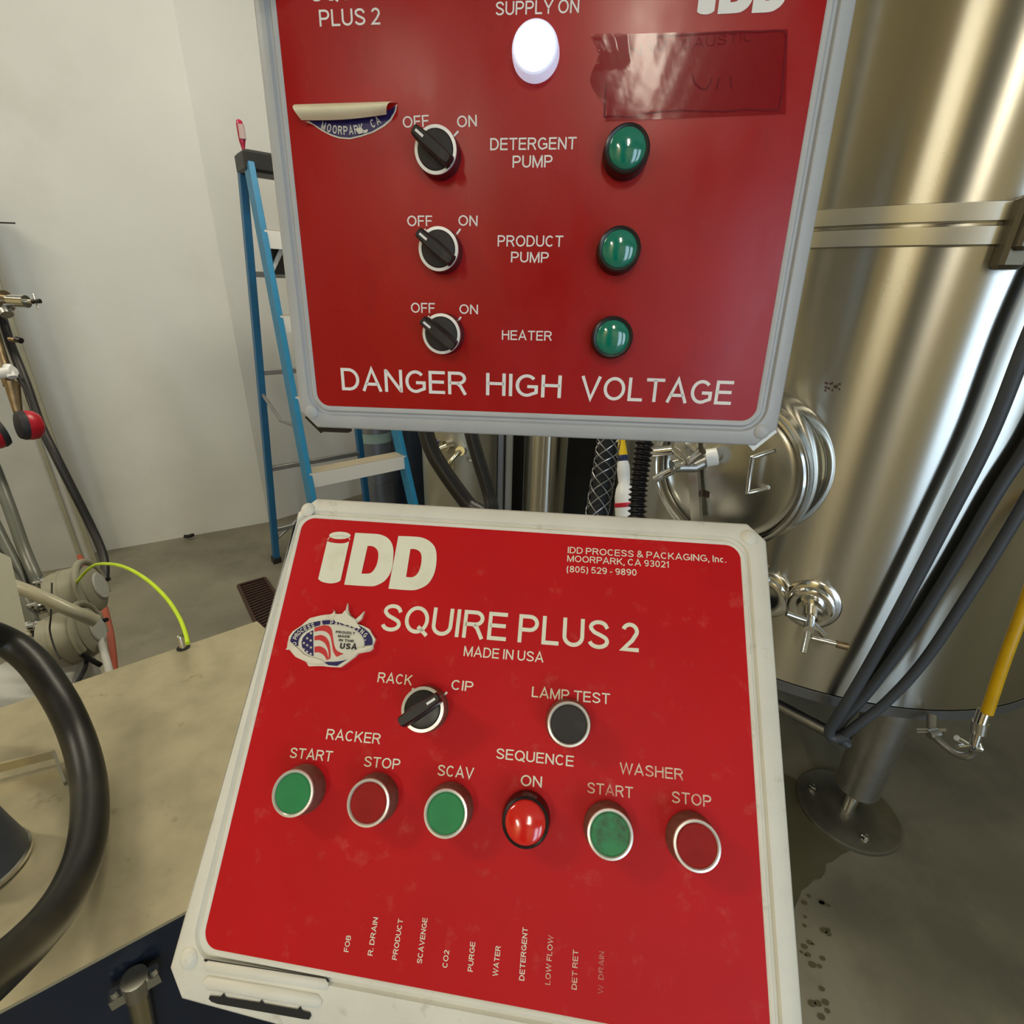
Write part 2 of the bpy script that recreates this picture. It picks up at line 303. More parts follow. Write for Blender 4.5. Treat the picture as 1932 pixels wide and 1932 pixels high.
# ------------------------------------------------------------------ stroke lettering (plain grotesque capitals)
def arcp(cx, cy, rx, ry, a0, a1, n=10):
    return [(cx+rx*math.cos(math.radians(a0+(a1-a0)*i/n)), cy+ry*math.sin(math.radians(a0+(a1-a0)*i/n))) for i in range(n+1)]
def glyph(ch, t):
    h = t/2; W = {'A': .86, 'B': .74, 'C': .82, 'D': .80, 'E': .70, 'F': .64, 'G': .88, 'H': .78, 'I': t, 'J': .55, 'K': .80, 'L': .62, 'M': .92, 'N': .78, 'O': .92, 'P': .74, 'Q': .92, 'R': .80, 'S': .76, 'T': .76, 'U': .78, 'V': .84, 'W': 1.20, 'X': .80, 'Y': .84, 'Z': .74,
                  '0': .62, '1': .34, '2': .62, '3': .62, '4': .66, '5': .62, '6': .62, '7': .62, '8': .62, '9': .62, '&': .80, ',': t, '.': t, ':': t, '(': .28, ')': .28, '-': .30, 'n': .52, 'c': .52, ' ': .26}
    w = W.get(ch, .6); a = h; b = w-h; m = w/2; T = 1-h; B = h
    S = []
    if ch == 'A': S = [[(h*.7, 0), (m, 1-h*.2), (w-h*.7, 0)], [(w*.2, .32), (w*.8, .32)]]
    elif ch == 'B': S = [[(w*.5, .53), (a, .53), (a, T), (w*.5, T)]+arcp(w*.55, (T+.53)/2, b-.04-w*.55, (T-.53)/2, 90, -90), [(a, .53), (a, B), (w*.5, B)]+arcp(w*.55, (.53+B)/2, b-w*.55, (.53-B)/2, -90, 90)+[(w*.5, .53)]]
    elif ch == 'C': S = [arcp(m, .5, m-h, .5-h, 42, 318, 22)]
    elif ch == 'D': S = [[(w*.42, B), (a, B), (a, T), (w*.42, T)]+arcp(w*.42, .5, b-w*.42, T-.5, 90, -90, 14)]
    elif ch == 'E': S = [[(w, T), (a, T), (a, B), (w, B)], [(a, .52), (w*.94, .52)]]
    elif ch == 'F': S = [[(w, T), (a, T), (a, 0)], [(a, .5), (w*.9, .5)]]
    elif ch == 'G': S = [arcp(m, .5, m-h, .5-h, 42, 300, 20)+[(b, .2), (b, .46), (m+.02, .46)]]
    elif ch == 'H': S = [[(a, 0), (a, 1)], [(b, 0), (b, 1)], [(a, .54), (b, .54)]]
    elif ch == 'I': S = [[(m, 0), (m, 1)]]
    elif ch == 'J': S = [[(b, 1), (b, .28)]+arcp(m, .28, m-h, .28-h, 0, -180)]
    elif ch == 'K': S = [[(a, 0), (a, 1)], [(b-.02, 1), (a, .36)], [(w*.38, .58), (w-h*.9, 0)]]
    elif ch == 'L': S = [[(a, 1), (a, B), (w, B)]]
    elif ch == 'M': S = [[(a, 0), (a, 1)], [(b, 0), (b, 1)], [(a, .98), (m, .06), (b, .98)]]
    elif ch == 'N': S = [[(a, 0), (a, 1)], [(b, 0), (b, 1)], [(a, .96), (b, .04)]]
    elif ch in 'OQ':
        S = [arcp(m, .5, m-h, .5-h, 0, 360, 28)]
        if ch == 'Q': S.append([(w*.58, .26), (w*.98, -.04)])
    elif ch == 'P': S = [[(a, 0), (a, T), (w*.52, T)]+arcp(w*.56, (T+.46)/2, b-w*.56, (T-.46)/2, 90, -90)+[(a, .46)]]
    elif ch == 'R': S = [[(a, 0), (a, T), (w*.52, T)]+arcp(w*.56, (T+.5)/2, b-.03-w*.56, (T-.5)/2, 90, -90)+[(a, .5)], [(w*.50, .48), (w*.66, .38), (w-h*.9, 0)]]
    elif ch == 'S': S = [[(b, .72)]+arcp(m, .745, m-h-.03, T-.745, 10, 200, 10)+[(w*.3, .57), (w*.62, .47)]+arcp(m, .27, m-h, .27-h, 40, -170, 12)]
    elif ch == 'T': S = [[(0, T), (w, T)], [(m, 0), (m, T)]]
    elif ch == 'U': S = [[(a, 1), (a, .36)]+arcp(m, .36, m-h, .36-h, 180, 360, 12)+[(b, 1)]]
    elif ch == 'V': S = [[(h*.7, 1), (m, h*.4), (w-h*.7, 1)]]
    elif ch == 'W': S = [[(h*.7, 1), (w*.27, h*.4), (m, 1-h*.4), (w*.73, h*.4), (w-h*.7, 1)]]
    elif ch == 'X': S = [[(h, 0), (w-h, 1)], [(h, 1), (w-h, 0)]]
    elif ch == 'Y': S = [[(h*.8, 1), (m, .42), (w-h*.8, 1)], [(m, 0), (m, .44)]]
    elif ch == 'Z': S = [[(0.02, T), (b, T), (a, B), (w, B)]]
    elif ch == '0': S = [arcp(m, .5, m-h, .5-h, 0, 360, 24)]
    elif ch == '1': S = [[(w-h-.02, 0), (w-h-.02, 1)], [(w-h, .92), (0.02, .72)]]
    elif ch == '2': S = [arcp(m, .70, m-h, T-.70, 165, -20, 12)+[(w*.62, .38), (a, B), (w, B)]]
    elif ch == '3': S = [arcp(m, .745, m-h-.02, T-.745, 160, -80, 12)+[(m-.05, .53)], [(m-.05, .53)]+arcp(m, .28, m-h, .28-h, 75, -160, 12)]
    elif ch == '4': S = [[(w*.72, 0), (w*.72, .97), (a, .26), (w, .26)]]
    elif ch == '5': S = [[(w*.92, T), (w*.25, T), (w*.14, .52)]+arcp(m, .33, m-h, .33-h, 120, -160, 14)]
    elif ch == '6': S = [arcp(m, .32, m-h, .32-h, 0, 360, 20), arcp(m, .55, m-h, .45-h, 50, 180, 8)+[(a, .3)]]
    elif ch == '9': S = [arcp(m, .68, m-h, .32-h, 0, 360, 20), arcp(m, .45, m-h, .45-h, 230, 360, 8)+[(b, .7)]]
    elif ch == '7': S = [[(0, T), (b, T), (w*.52, .5), (w*.36, 0)]]
    elif ch == '8': S = [arcp(m, .745, m-h-.03, T-.745, 0, 360, 18), arcp(m, .28, m-h, .28-h, 0, 360, 18)]
    elif ch == '&': S = [[(w, 0.02), (w*.26, .62)]+arcp(w*.42, .79, w*.2, .79-.62+.03, 200, -20, 10)+[(w*.3, .47)]+arcp(w*.38, .26, w*.38-h, .26-h, 110, 300, 10)+[(w*.9, .48)]]
    elif ch == ',': S = [[(m, t), (m, 0), (m-.05, -.16)]]
    elif ch == '.': S = [[(m, 0), (m, t)]]
    elif ch == ':': S = [[(m, 0), (m, t)], [(m, .5), (m, .5+t)]]
    elif ch == '(': S = [arcp(w+.12, .4, w+.12-h, .72, 128, 232, 10)]
    elif ch == ')': S = [arcp(-.12, .4, w+.12-h, .72, 52, -52, 10)]
    elif ch == '-': S = [[(0, .36), (w, .36)]]
    elif ch == 'n': S = [[(a, 0), (a, .72)], [(a, .42)]+arcp(m, .42, m-h, .72-h-.42, 180, 0, 8)+[(b, 0)]]
    elif ch == 'c': S = [arcp(m, .36, m-h, .36-h, 45, 315, 14)]
    return w, S
def stroke(mb, pts, t, tf, z):
    P = [Vector((p[0], p[1])) for p in pts]
    P = [P[0]]+[P[i] for i in range(1, len(P)) if (P[i]-P[i-1]).length > 1e-5]
    n = len(P); closed = (P[0]-P[-1]).length < 1e-5
    if closed: P = P[:-1]; n -= 1
    Lf = []; Rt = []
    for i in range(n):
        if closed or 0 < i < n-1:
            d0 = (P[i]-P[(i-1) % n]).normalized(); d1 = (P[(i+1) % n]-P[i]).normalized()
        elif i == 0: d0 = d1 = (P[1]-P[0]).normalized()
        else: d0 = d1 = (P[-1]-P[-2]).normalized()
        n0 = Vector((-d0.y, d0.x)); n1 = Vector((-d1.y, d1.x)); nn = n0+n1
        nn = n1 if nn.length < 0.2 else nn.normalized()
        k = min(1/max(nn.dot(n1), 0.3), 2.2)
        Lf.append(P[i]+nn*(t/2*k)); Rt.append(P[i]-nn*(t/2*k))
    vs = [tf(q) for q in Lf]+[tf(q) for q in Rt]
    m = n if closed else n-1
    mb.add([(v[0], v[1], z) for v in vs], [(i, n+i, n+(i+1) % n, (i+1) % n) for i in range(m)])
def text(mb, s, p0, p1, hgt, t=.135, gap=.13, z=0.0004, shear=0.0):
    """letters from p0 to p1 (2-D, plate coordinates), cap height hgt, sharing the width"""
    p0 = Vector(p0); p1 = Vector(p1); x = 0; items = []
    for ch in s:
        w, S = glyph(ch, t); items.append((x, S)); x += w+(gap if ch != ' ' else 0.04)
    total = x-gap; d = p1-p0; sx = d.length/total; ex = d.normalized(); ey = Vector((-ex.y, ex.x))
    for x0, S in items:
        for st in S:
            stroke(mb, st, t, lambda q: p0+ex*((q.x+x0)*sx)+ey*(q.y*hgt)+ex*(q.y*hgt*shear), z)

# ------------------------------------------------------------------ plate frames
def frame(R, p0):
    R = Matrix(R); Mw = M3 @ R
    return Matrix.Translation(EYE + M3 @ Vector(p0)) @ Mw.to_4x4()
RU = ((0.993116, 0.018869, -0.115602), (-0.05545, 0.945082, -0.322094), (0.103176, 0.326287, 0.939623))
RLo = ((0.992775, 0.091598, -0.077506), (-0.060875, 0.941136, 0.3325), (0.1034, -0.32538, 0.939913))
FU = frame(RU, (0, 0.15081081, -0.372)); FL = frame(RLo, (0, -0.10893246, -0.34858388))
def onp(Fm, px, py, off=0.0):
    inv = Fm.inverted(); o = inv @ EYE; d = inv.to_3x3() @ ray(px, py)
    t = (off-o.z)/d.z; q = o+d*t; return Vector((q.x, q.y))
U = lambda px, py, off=0.0: onp(FU, px, py, off)
Lq = lambda px, py, off=0.0: onp(FL, px, py, off)

# ================================================================== the room
def struct(name, mb, m, smooth=None): return tag(mb.build(name, m, smooth=smooth), kind='structure')
A0 = Vector((-1.468, 2.75)); dl = Vector((0.742, 0.448)).normalized(); dr = Vector((0.36, 0.43)).normalized()
A_far = A0 - dl*3.8; B_far = A0 + dr*3.2
def wallmesh(a, b, h, th=0.12, flip=False):
    d = (b-a).normalized(); n = Vector((-d.y, d.x))*th*(-1 if flip else 1)
    q = [a, b, b+n, a+n]; mb = MB(); vs = [(p.x, p.y, 0) for p in q]+[(p.x, p.y, h) for p in q]
    fs = [(0, 1, 5, 4), (1, 2, 6, 5), (2, 3, 7, 6), (3, 0, 4, 7), (4, 5, 6, 7), (3, 2, 1, 0)]
    return mb.add(vs, [f[::-1] for f in fs] if flip else fs)
CH = 4.2
struct('floor', MB().box((0.5, 0.3, -0.05), (14, 14, 0.1)), M_floor)
struct('ceiling', MB().box((0.5, 0.3, CH+0.05), (14, 14, 0.1)), M_ceil)
struct('wall_left', wallmesh(A_far, A0, CH), M_wall)
struct('wall_corner', wallmesh(A0, B_far, CH), M_wall)
far_y = B_far.y
struct('wall_far', wallmesh(B_far, Vector((5.6, far_y)), CH), M_wall)
struct('wall_right', wallmesh(Vector((5.6, far_y)), Vector((5.6, BACK_Y)), CH), M_wallw)
struct('wall_side', wallmesh(Vector((A_far.x, BACK_Y)), A_far, CH), M_wallw)
wb = MB(); x0, x1 = A_far.x, 5.6
def wbox(a, b, z0, z1): wb.box(((a+b)/2, BACK_Y-0.06, (z0+z1)/2), (b-a, 0.12, z1-z0))
wbox(x0, DOOR_X0, 0, CH); wbox(DOOR_X0, 3.65, DOOR_H, CH); wbox(DOOR_X1, 2.35, 0, DOOR_H); wbox(3.65, x1, 0, CH)
struct('wall_back', wb, M_wallw)
tr = MB()
for a, b in (((DOOR_X0-.04, BACK_Y+.02, 0), (DOOR_X0-.04, BACK_Y+.02, DOOR_H)), ((DOOR_X1+.04, BACK_Y+.02, 0), (DOOR_X1+.04, BACK_Y+.02, DOOR_H))): tr.beam(a, b, .1, .1, up=(0, 1, 0))
tr.box(((DOOR_X0+DOOR_X1)/2, BACK_Y+.02, DOOR_H+.05), (DOOR_X1-DOOR_X0+.18, .1, .1))
struct('door_1', tr, M_steeld)
# ceiling strip lights behind and above the viewer
def strip_lamp(c, along, label):
    t = thing('ceiling_lamp', label, 'lamp', c)
    sx, sy = (1.25, .14) if along == 'x' else (.14, 1.25)
    MB().box((0, 0, .05), (sx+.04, sy+.06, .08)).build('housing', M_alu, t, smooth=None)
    MB().box((0, 0, 0), (sx, sy, .02)).build('diffuser', M_lamp, t, smooth=None)
    l = area('tube_light', (0, 0, -.012), (0, 0, -1), sx, sy, LAMP, (1.0, 0.92, 0.74)); l.rotation_euler = (0, 0, 0); l.parent = t
    MB().box((0, 0, .48), (.02, .02, .8)).build('hanger', M_alud, t, smooth=None)
M_lamp = emit('lamp_diffuser', (1.0, 0.92, 0.74), 4.0)
strip_lamp((0.0, -3.1, CH-.9), 'y', 'strip lamp hanging behind the viewer near the daylight doorway')
strip_lamp((-1.75, -3.8, CH-.9), 'y', 'strip lamp hanging behind the viewer near the side wall')
strip_lamp((-2.7, 0.2, CH-.9), 'x', 'strip lamp hanging over the black rubber hose')
strip_lamp((-0.2, 1.7, CH-.9), 'x', 'strip lamp hanging over the blue ladder')

# ================================================================== control boxes
def ring(cor, c, arc, inset=0.0, k=8):
    """cor: TR, TL, BL, BR; rounded or chamfered loop, counter-clockwise"""
    TRr, TL, BL, BR = [Vector(p) for p in cor]; P = [TRr, TL, BL, BR]; out = []
    sg = [(-1, -1), (1, -1), (1, 1), (-1, 1)]
    P = [Vector((p.x+s[0]*inset, p.y+s[1]*inset)) for p, s in zip(P, sg)]
    for i in range(4):
        p = P[i]; a = (P[i-1]-p).normalized(); b = (P[(i+1) % 4]-p).normalized()
        A = p+a*c; B = p+b*c
        for j in range(k+1):
            t = j/k
            if arc:
                q = p+(a+b)*c; th = t*PI/2
                out.append(q-b*c*math.cos(th)-a*c*math.sin(th))
            else: out.append(A.lerp(B, t))
    return out
def enclosure(root, outer, cham, plate, pr, m_frame, m_plate, depth, grv):
    rings = [(ring(outer, cham, False, 0.004), -0.016), (ring(outer, cham, False, 0), -0.0135), (ring(outer, cham, False, 0), -0.0015), (ring(outer, cham, False, 0.0015), 0.0)]
    rings += [(ring(plate, pr+grv, True, -grv), 0.0), (ring(plate, pr+grv*.78, True, -grv*.82), -0.0022), (ring(plate, pr+grv*.55, True, -grv*.62), -0.0022), (ring(plate, pr+grv*.4, True, -grv*.42), 0.0004), (ring(plate, pr+.001, True, -grv*.12), 0.0006), (ring(plate, pr, True, 0.0005), -0.0004)]
    mb = MB(); n = len(rings[0][0])
    for rg, z in rings: mb.add([(p.x, p.y, z) for p in rg], [])
    for i in range(len(rings)-1):
        for j in range(n): mb.f.append((i*n+j, i*n+(j+1) % n, (i+1)*n+(j+1) % n, (i+1)*n+j))
    fr = mb.build('door_frame', m_frame, root, smooth=50)
    body = MB(); r0 = ring(outer, cham, False, 0.014)
    for z in (-0.012, -depth): body.add([(p.x, p.y, z) for p in r0], [])
    for j in range(n): body.f.append((n+j, n+(j+1) % n, (j+1) % n, j))
    body.f.append(tuple(range(n, 2*n))[::-1]); body.build('housing', m_frame, root, smooth=30)
    pl = MB().poly([[(p.x, p.y) for p in ring(plate, pr, True, 0)]], z=0.0003, thick=0.0012).build('faceplate', m_plate, root, smooth=30)
    return fr, pl
def rivet(root, p, m):
    r = .0056
    MB().lathe([(r, -.0002), (r*.98, .0006), (r*.8, .0016), (r*.45, .0022), (0.0002, .0024)], Matrix.Translation((p[0], p[1], 0)), 20, cap=False).build('rivet', m, root)
def collar_prof(h, r0=.0148, r1=.0132): return [(r0, 0.0002), (r0, .002), (r0*.985, .004), (r1*1.01, h-.001), (r1*.9, h)]
def selector(root, p, ang, mc, mb_, mk, m_mark, h=.012):
    g = MB().lathe(collar_prof(h, .0150, .0142), None, 36).build('selector_switch', mc, root); g.location = (p[0], p[1], 0)
    MB().lathe([(.0142, h-.001), (.0142, h+.0006), (.0122, h+.0008), (.0120, h-.0005)], None, 36, cap=False).build('bezel', mb_, g)
    k = MB(); k.lathe([(.0121, h-.001), (.0121, h+.0004), (.0115, h+.0012), (.009, h+.0018), (.0002, h+.002)], None, 32, cap=False)
    pts = []
    for (x, y) in ((.0142, .0030), (.0150, 0), (.0142, -.0030)): pts.append((x, y))
    base = [(.0146, .0036), (.0152, .0018), (.0152, -.0018), (.0146, -.0036), (.006, -.0046), (-.006, -.0046), (-.0138, -.0040), (-.0146, -.002), (-.0146, .002), (-.0138, .0040), (-.006, .0046), (.006, .0046)]
    n = len(base); vs = []
    for z, sx, sy in ((h, .93, 1.0), (h+.006, 1.0, .96), (h+.0105, 1.0, .78), (h+.0115, .97, .6)):
        vs += [(x*sx, y*sy, z) for x, y in base]
    fs = [(i*n+(j+1) % n, i*n+j, (i+1)*n+j, (i+1)*n+(j+1) % n) for i in range(3) for j in range(n)]+[tuple(range(3*n, 4*n))[::-1]]
    k.add(vs, fs)
    ko = k.build('knob', mk, g, smooth=30); ko.rotation_euler = (0, 0, math.radians(ang))
    mk_ = MB().box((.0095, 0, h+.0118), (.0062, .0015, .0006)).build('pointer_mark', m_mark, g, smooth=None); mk_.rotation_euler = (0, 0, math.radians(ang))
    return g
def push_button(root, p, label, mc, mcap, h=.015, concave=0.0006):
    g = MB().lathe(collar_prof(h, .0150, .0134), None, 40).build('push_button', mc, root); g.location = (p[0], p[1], 0); g['label'] = label
    MB().lathe([(.0134, h-.001), (.0137, h), (.0134, h+.0009), (.0122, h+.0011), (.0116, h+.0003), (.0116, h-.002)], None, 40, cap=False).build('bezel', M_bezel, g)
    MB().lathe([(.0115, h-.002), (.0115, h), (.0108, h+.0005), (.006, h+.0004), (.0002, h+.0003)], None, 36, cap=False).build('cap', mcap, g)
    return g
def pilot_lamp(root, p, label, mrim, mlens, h=.014, rl=.0118, dome=.0034):
    g = MB().lathe([(.0150, 0.0002), (.0150, .003), (.0146, .005), (.0146, h-.003), (.0140, h-.0008), (.0130, h), (rl, h-.0004), (rl, h-.003)], None, 44, cap=False).build('pilot_lamp', mrim, root)
    g.location = (p[0], p[1], 0); g['label'] = label
    pr = [(rl, h-.003)]+[(rl*math.cos(a*PI/2/8), h-.0008+dome*math.sin(a*PI/2/8)) for a in range(0, 8)]+[(.0002, h-.0008+dome)]
    MB().lathe(pr, None, 40, cap=False).build('lens', mlens, g)
    return g
def lettering(faceplate, items, conv, m, label=None, t=.135):
    for it in items:
        s, a, b, hpx = it[:4]
        p0 = conv(*a); p1 = conv(*b); top = conv(a[0], a[1]-hpx)
        d = (p1-p0).normalized(); hh = abs((top-p0).dot(Vector((-d.y, d.x))))
        mb = MB(); text(mb, s, p0, p1, hh, t=it[4] if len(it) > 4 else t)
        mb.build('lettering', m, faceplate, smooth=None)
def tickmarks(faceplate, segs, conv, m, w=.0013):
    for a, b in segs:
        p = conv(*a); q = conv(*b); mb = MB(); stroke(mb, [(p.x, p.y), (q.x, q.y)], w, lambda v: v, 0.0005); mb.build('tick_mark', m, faceplate, smooth=None)
# outline of the maker's mark, traced in plate coordinates (crop origin 500,940 at 3.864 px)
def crop(o, s, conv): return lambda x, y: conv(o[0]+x/s, o[1]+y/s)
lc = crop((500, 940), 3.864, Lq)
def smooth_loop(pts, n=4):
    """closed outline: splines between the corners (points flagged with a third value)"""
    k = len(pts); cs_ = [i for i, p in enumerate(pts) if len(p) == 3]; out = []
    for u, i in enumerate(cs_):
        j = cs_[(u+1) % len(cs_)]; m = (j-i) % k or k
        run = [Vector((pts[(i+q) % k][0], pts[(i+q) % k][1], 0)) for q in range(m+1)]
        out += [(v.x, v.y) for v in (cat(run, n) if len(run) > 2 else run)[:-1]]
    return out
LOGO = {
 'dot': [arcp(548, 273, 78, 27, 0, 350, 35)],
 'can': [smooth_loop([(456, 314, 1), (480, 323), (530, 330), (580, 329), (616, 316, 1), (553, 600, 1), (530, 614), (480, 622), (420, 611), (390, 590, 1)])],
 'd1': [smooth_loop([(660, 254, 1), (760, 259), (840, 266), (900, 295), (933, 350), (937, 430), (922, 530), (880, 598), (820, 634), (760, 643), (580, 631, 1)]), smooth_loop([(750, 349, 1), (790, 353), (820, 378), (828, 420), (818, 480), (795, 525), (765, 549), (705, 551, 1)])],
 'd2': [smooth_loop([(974, 277, 1), (1080, 281), (1150, 290), (1205, 318), (1242, 365), (1252, 440), (1238, 540), (1195, 620), (1130, 660), (1060, 672), (902, 660, 1)]), smooth_loop([(1062, 371, 1), (1100, 374), (1133, 395), (1143, 440), (1134, 505), (1110, 555), (1075, 577), (1030, 575, 1)])],
}
def dd(l):
    out = []
    for p in l:
        if not out or (abs(p[0]-out[-1][0])+abs(p[1]-out[-1][1])) > .3: out.append(p)
    return out
def logo(faceplate, tf, m):
    for key, loops in LOGO.items():
        MB().poly([[tf(*p) for p in dd(l)] for l in loops], z=0.0006).build('emblem', m, faceplate, smooth=None)
    mb = MB(); stroke(mb, [tf(*p) for p in arcp(541, 300, 80, 25, 165, 375, 16)], .0005, lambda v: v, 0.0006); mb.build('emblem', m, faceplate, smooth=None)

# ---- upper box
up = thing('control_box', 'light grey control box with red plate reading DANGER HIGH VOLTAGE', 'control box', mw=FU)
fr, pl = enclosure(up, [(.2005, .275), (-.1745, .275), (-.1755, -.0945), (.2025, -.0950)], .0135, [(.1838, .255), (-.1587, .255), (-.1587, -.0762), (.1848, -.0765)], .010, M_greypaint, M_redU, .16, .0085)
for p in ((-.1650, -.0818), (.1914, -.0842), (-.165, .265), (.1914, .265)): rivet(up, p, M_greypaint)
MB().beam((-.1745, -.0845, -.014), (-.1615, -.0975, -.014), .012, .0025, up=(0, 0, 1)).build('latch_strip', M_black, up, smooth=None)
MB().box((-.150, -.0975, -.012), (.022, .004, .008)).build('latch_strip', M_black, up, smooth=None)
MB().beam((.1885, -.0985, -.010), (.2035, -.083, -.010), .007, .002, up=(0, 0, 1)).build('latch_strip', M_alu, up, smooth=None)
MB().tube([(.02, .06, -.16), (.02, .06, -.26), (.02, .06, -.28), (.02, .18, -.30), (.02, 2.6, -.1)], .03, 16, smooth=3).build('added_mounting_arm', M_steeld, up)  # arm added out of view to hold the upper box up
for p in ((-.0516, .0963), (-.0514, .0372), (-.0508, -.0191)):
    selector(up, p, 142, M_collarU, M_bezelW, M_blackdusty, M_white, .012)
for p, nm in (((.0738, .0948), 'green lamp beside DETERGENT PUMP'), ((.0739, .0372), 'green lamp beside PRODUCT PUMP'), ((.0740, -.0193), 'green lamp beside HEATER')):
    pilot_lamp(up, p, nm, M_black, M_lensG)
pilot_lamp(up, (.0126, .1501), 'lit white lamp under SUPPLY ON', M_rimW, M_lensW, h=.011, rl=.0122, dome=.0022)
TU = [('SQUIRE', (588, 4), (722, -2), 34), ('PLUS 2', (604, 51), (718, 47), 32), ('SUPPLY ON', (935, 30), (1092, 25), 26),
      ('OFF', (761, 242), (810, 239), 22), ('ON', (863, 241), (900, 239), 22), ('OFF', (769, 427), (816, 427), 20), ('ON', (865, 426), (901, 427), 20), ('OFF', (776, 590), (821, 591), 19), ('ON', (867, 592), (902, 593), 18),
      ('DETERGENT', (925, 284), (1087, 282), 23), ('PUMP', (967, 317), (1042, 316), 23), ('PRODUCT', (939, 465), (1062, 466), 21), ('PUMP', (964, 495), (1035, 496), 20), ('HEATER', (947, 641), (1041, 643), 18),
      ('DANGER', (646, 736), (881, 745), 42), ('HIGH', (917, 745.5), (1058, 751), 42), ('VOLTAGE', (1095, 753), (1378, 764), 44)]
lettering(pl, TU, U, M_white, t=.135)
tickmarks(pl, [((856, 258), (865, 248)), ((801, 432), (807, 440)), ((869, 432), (862, 442)), ((808, 596), (814, 604)), ((870, 598), (864, 606)), ((800, 246), (806, 254))], U, M_white)
la = U(1312, 31); lb = U(1479, 34); q0 = lc(390, 622); q1 = lc(1060, 672); sc = (lb-la).length/((lc(1252, 430)-q0).length*.985)
def up_logo(x, y):
    q = lc(x, y)-q0; return (la.x+q.x*sc+.001, la.y+q.y*sc*1.0)
logo(pl, up_logo, M_white)
# clear tape with marker writing
tp = [(1115, 66), (1480, 54), (1489, 70), (1480, 218), (1300, 222), (1135, 232), (1133, 170), (1124, 150), (1116, 120)]
M_tape = mat('clear_tape', (0.27, 0.0, 0.010), 0.12, alpha=0.45, coat=0.0, bump=0.10, bscale=70, spec=.4)
t_ = [tuple(U(*p)) for p in tp]
cx_ = sum(p[0] for p in t_)/len(t_)
tape = MB(); nx, ny = 40, 12
g00, g10, g01, g11 = U(1113, 68), U(1486, 56), U(1136, 230), U(1482, 216)
vs = []
for j in range(ny+1):
    for i in range(nx+1):
        a = i/nx; b = j/ny; q = g00.lerp(g10, a).lerp(g01.lerp(g11, a), b)
        if i < 3: q = q+Vector((.004*math.sin(b*9)*(1-i/3), 0))
        z = .0009+.00012*abs(math.sin(a*31+b*7)*math.cos(b*17+a*5))+(.0016 if (i < 7 and j < 4) else 0)*abs(math.sin(i*1.3+j*2.1))
        vs.append((q.x, q.y, z))
tape.add(vs, [(j*(nx+1)+i, (j+1)*(nx+1)+i, (j+1)*(nx+1)+i+1, j*(nx+1)+i+1) for j in range(ny) for i in range(nx)])
tape.build('clear_tape', M_tape, up, smooth=60)
mk = MB()
cv = crop((1050, 0), 3.39, U)
def mline(pts, w=.0009): stroke(mk, [tuple(cv(*p)) for p in pts], w, lambda v: v, .0007)
mline([(640, 240), (760, 232), (900, 222), (1030, 214), (1180, 205), (1300, 208), (1400, 198), (1450, 200), (1468, 230), (1460, 330), (1448, 500), (1435, 620), (1420, 705), (1330, 708), (1200, 702), (1080, 715), (900, 712), (780, 708), (600, 725), (480, 752), (380, 745), (306, 748), (310, 640), (318, 540)])
for s_, a, b, hp in (('N W', (470, 370), (700, 330), 70), ('CAUSTIC:', (800, 318), (1275, 262), 62)):
    p0 = cv(*a); p1 = cv(*b); text(mk, s_, p0, p1, (cv(a[0], a[1]-hp)-p0).length, t=.07, gap=.2, z=.0007)
mline([(870, 480), (880, 530), (920, 570), (960, 570), (985, 530), (990, 500)]); mline([(1040, 500), (1020, 575)]); mline([(1110, 490), (1118, 570)])
mk.build('marker_writing', M_marker, up, smooth=None)
# peeling oval sticker, top half curled down
st = MB(); cu = crop((480, 0), 3.864, U)
a0, a1, b0, b1 = cu(303, 768), cu(1042, 745), cu(372, 900), cu(985, 860)
nx, ny = 24, 8; vs = []
for j in range(ny+1):
    th = j/ny; z = .0015+.009*math.sin(th*PI*.85)
    for i in range(nx+1):
        a = i/nx; bow = math.sin(a*PI)
        q = a0.lerp(a1, a).lerp(b0.lerp(b1, a), th)
        vs.append((q.x, q.y-.0012*bow*th, z))
st.add(vs, [(j*(nx+1)+i, (j+1)*(nx+1)+i, (j+1)*(nx+1)+i+1, j*(nx+1)+i+1) for j in range(ny) for i in range(nx)])
sto = st.build('peeling_sticker', M_backer, up, smooth=60); sto['label'] = 'curled cream back of a peeling sticker'
lens_pts = [(372, 890), (900, 840), (1000, 800), (1044, 762), (1034, 815), (1000, 880), (950, 925), (870, 970), (780, 1000), (700, 1018), (620, 1012), (560, 992), (490, 955), (430, 912)]
MB().poly([[tuple(cu(*p)) for p in lens_pts]], z=.0009, thick=.0006).build('sticker_rim', M_stickw, sto, smooth=None)
MB().poly([[tuple(cu(*p)) for p in [(400, 885), (900, 840), (1000, 800), (1036, 775), (1024, 820), (992, 872), (940, 916), (862, 962), (776, 991), (700, 1008), (626, 1002), (566, 983), (496, 948), (445, 913)]]], z=.0012).build('sticker_print', M_navyink, sto, smooth=None)
tm = MB()
cxr, cyr = 672, 560
for ch, an in zip('MOORPARK, CA', [-113, -107, -101, -95.5, -90, -84.5, -79, -73.5, -70, -66, -61, -55]):
    th = math.radians(an); R1 = 428
    px, py = cxr+R1*math.cos(th), cyr-R1*math.sin(th)
    tx, ty = -math.sin(th), -math.cos(th)
    if ch == ' ': continue
    p0 = cu(px-15*tx*(-1 if False else 1), py-15*ty); p1 = cu(px+15*tx, py+15*ty)
    text(tm, ch, p0, p1, .0050, t=.17, z=.0014)
tm.build('sticker_lettering', M_stickw, sto, smooth=None)
MB().poly([[tuple(cu(*p)) for p in [(760, 940), (785, 935), (800, 975), (770, 985), (748, 960)]]], z=.0017).build('torn_spot', M_stickw, sto, smooth=None)

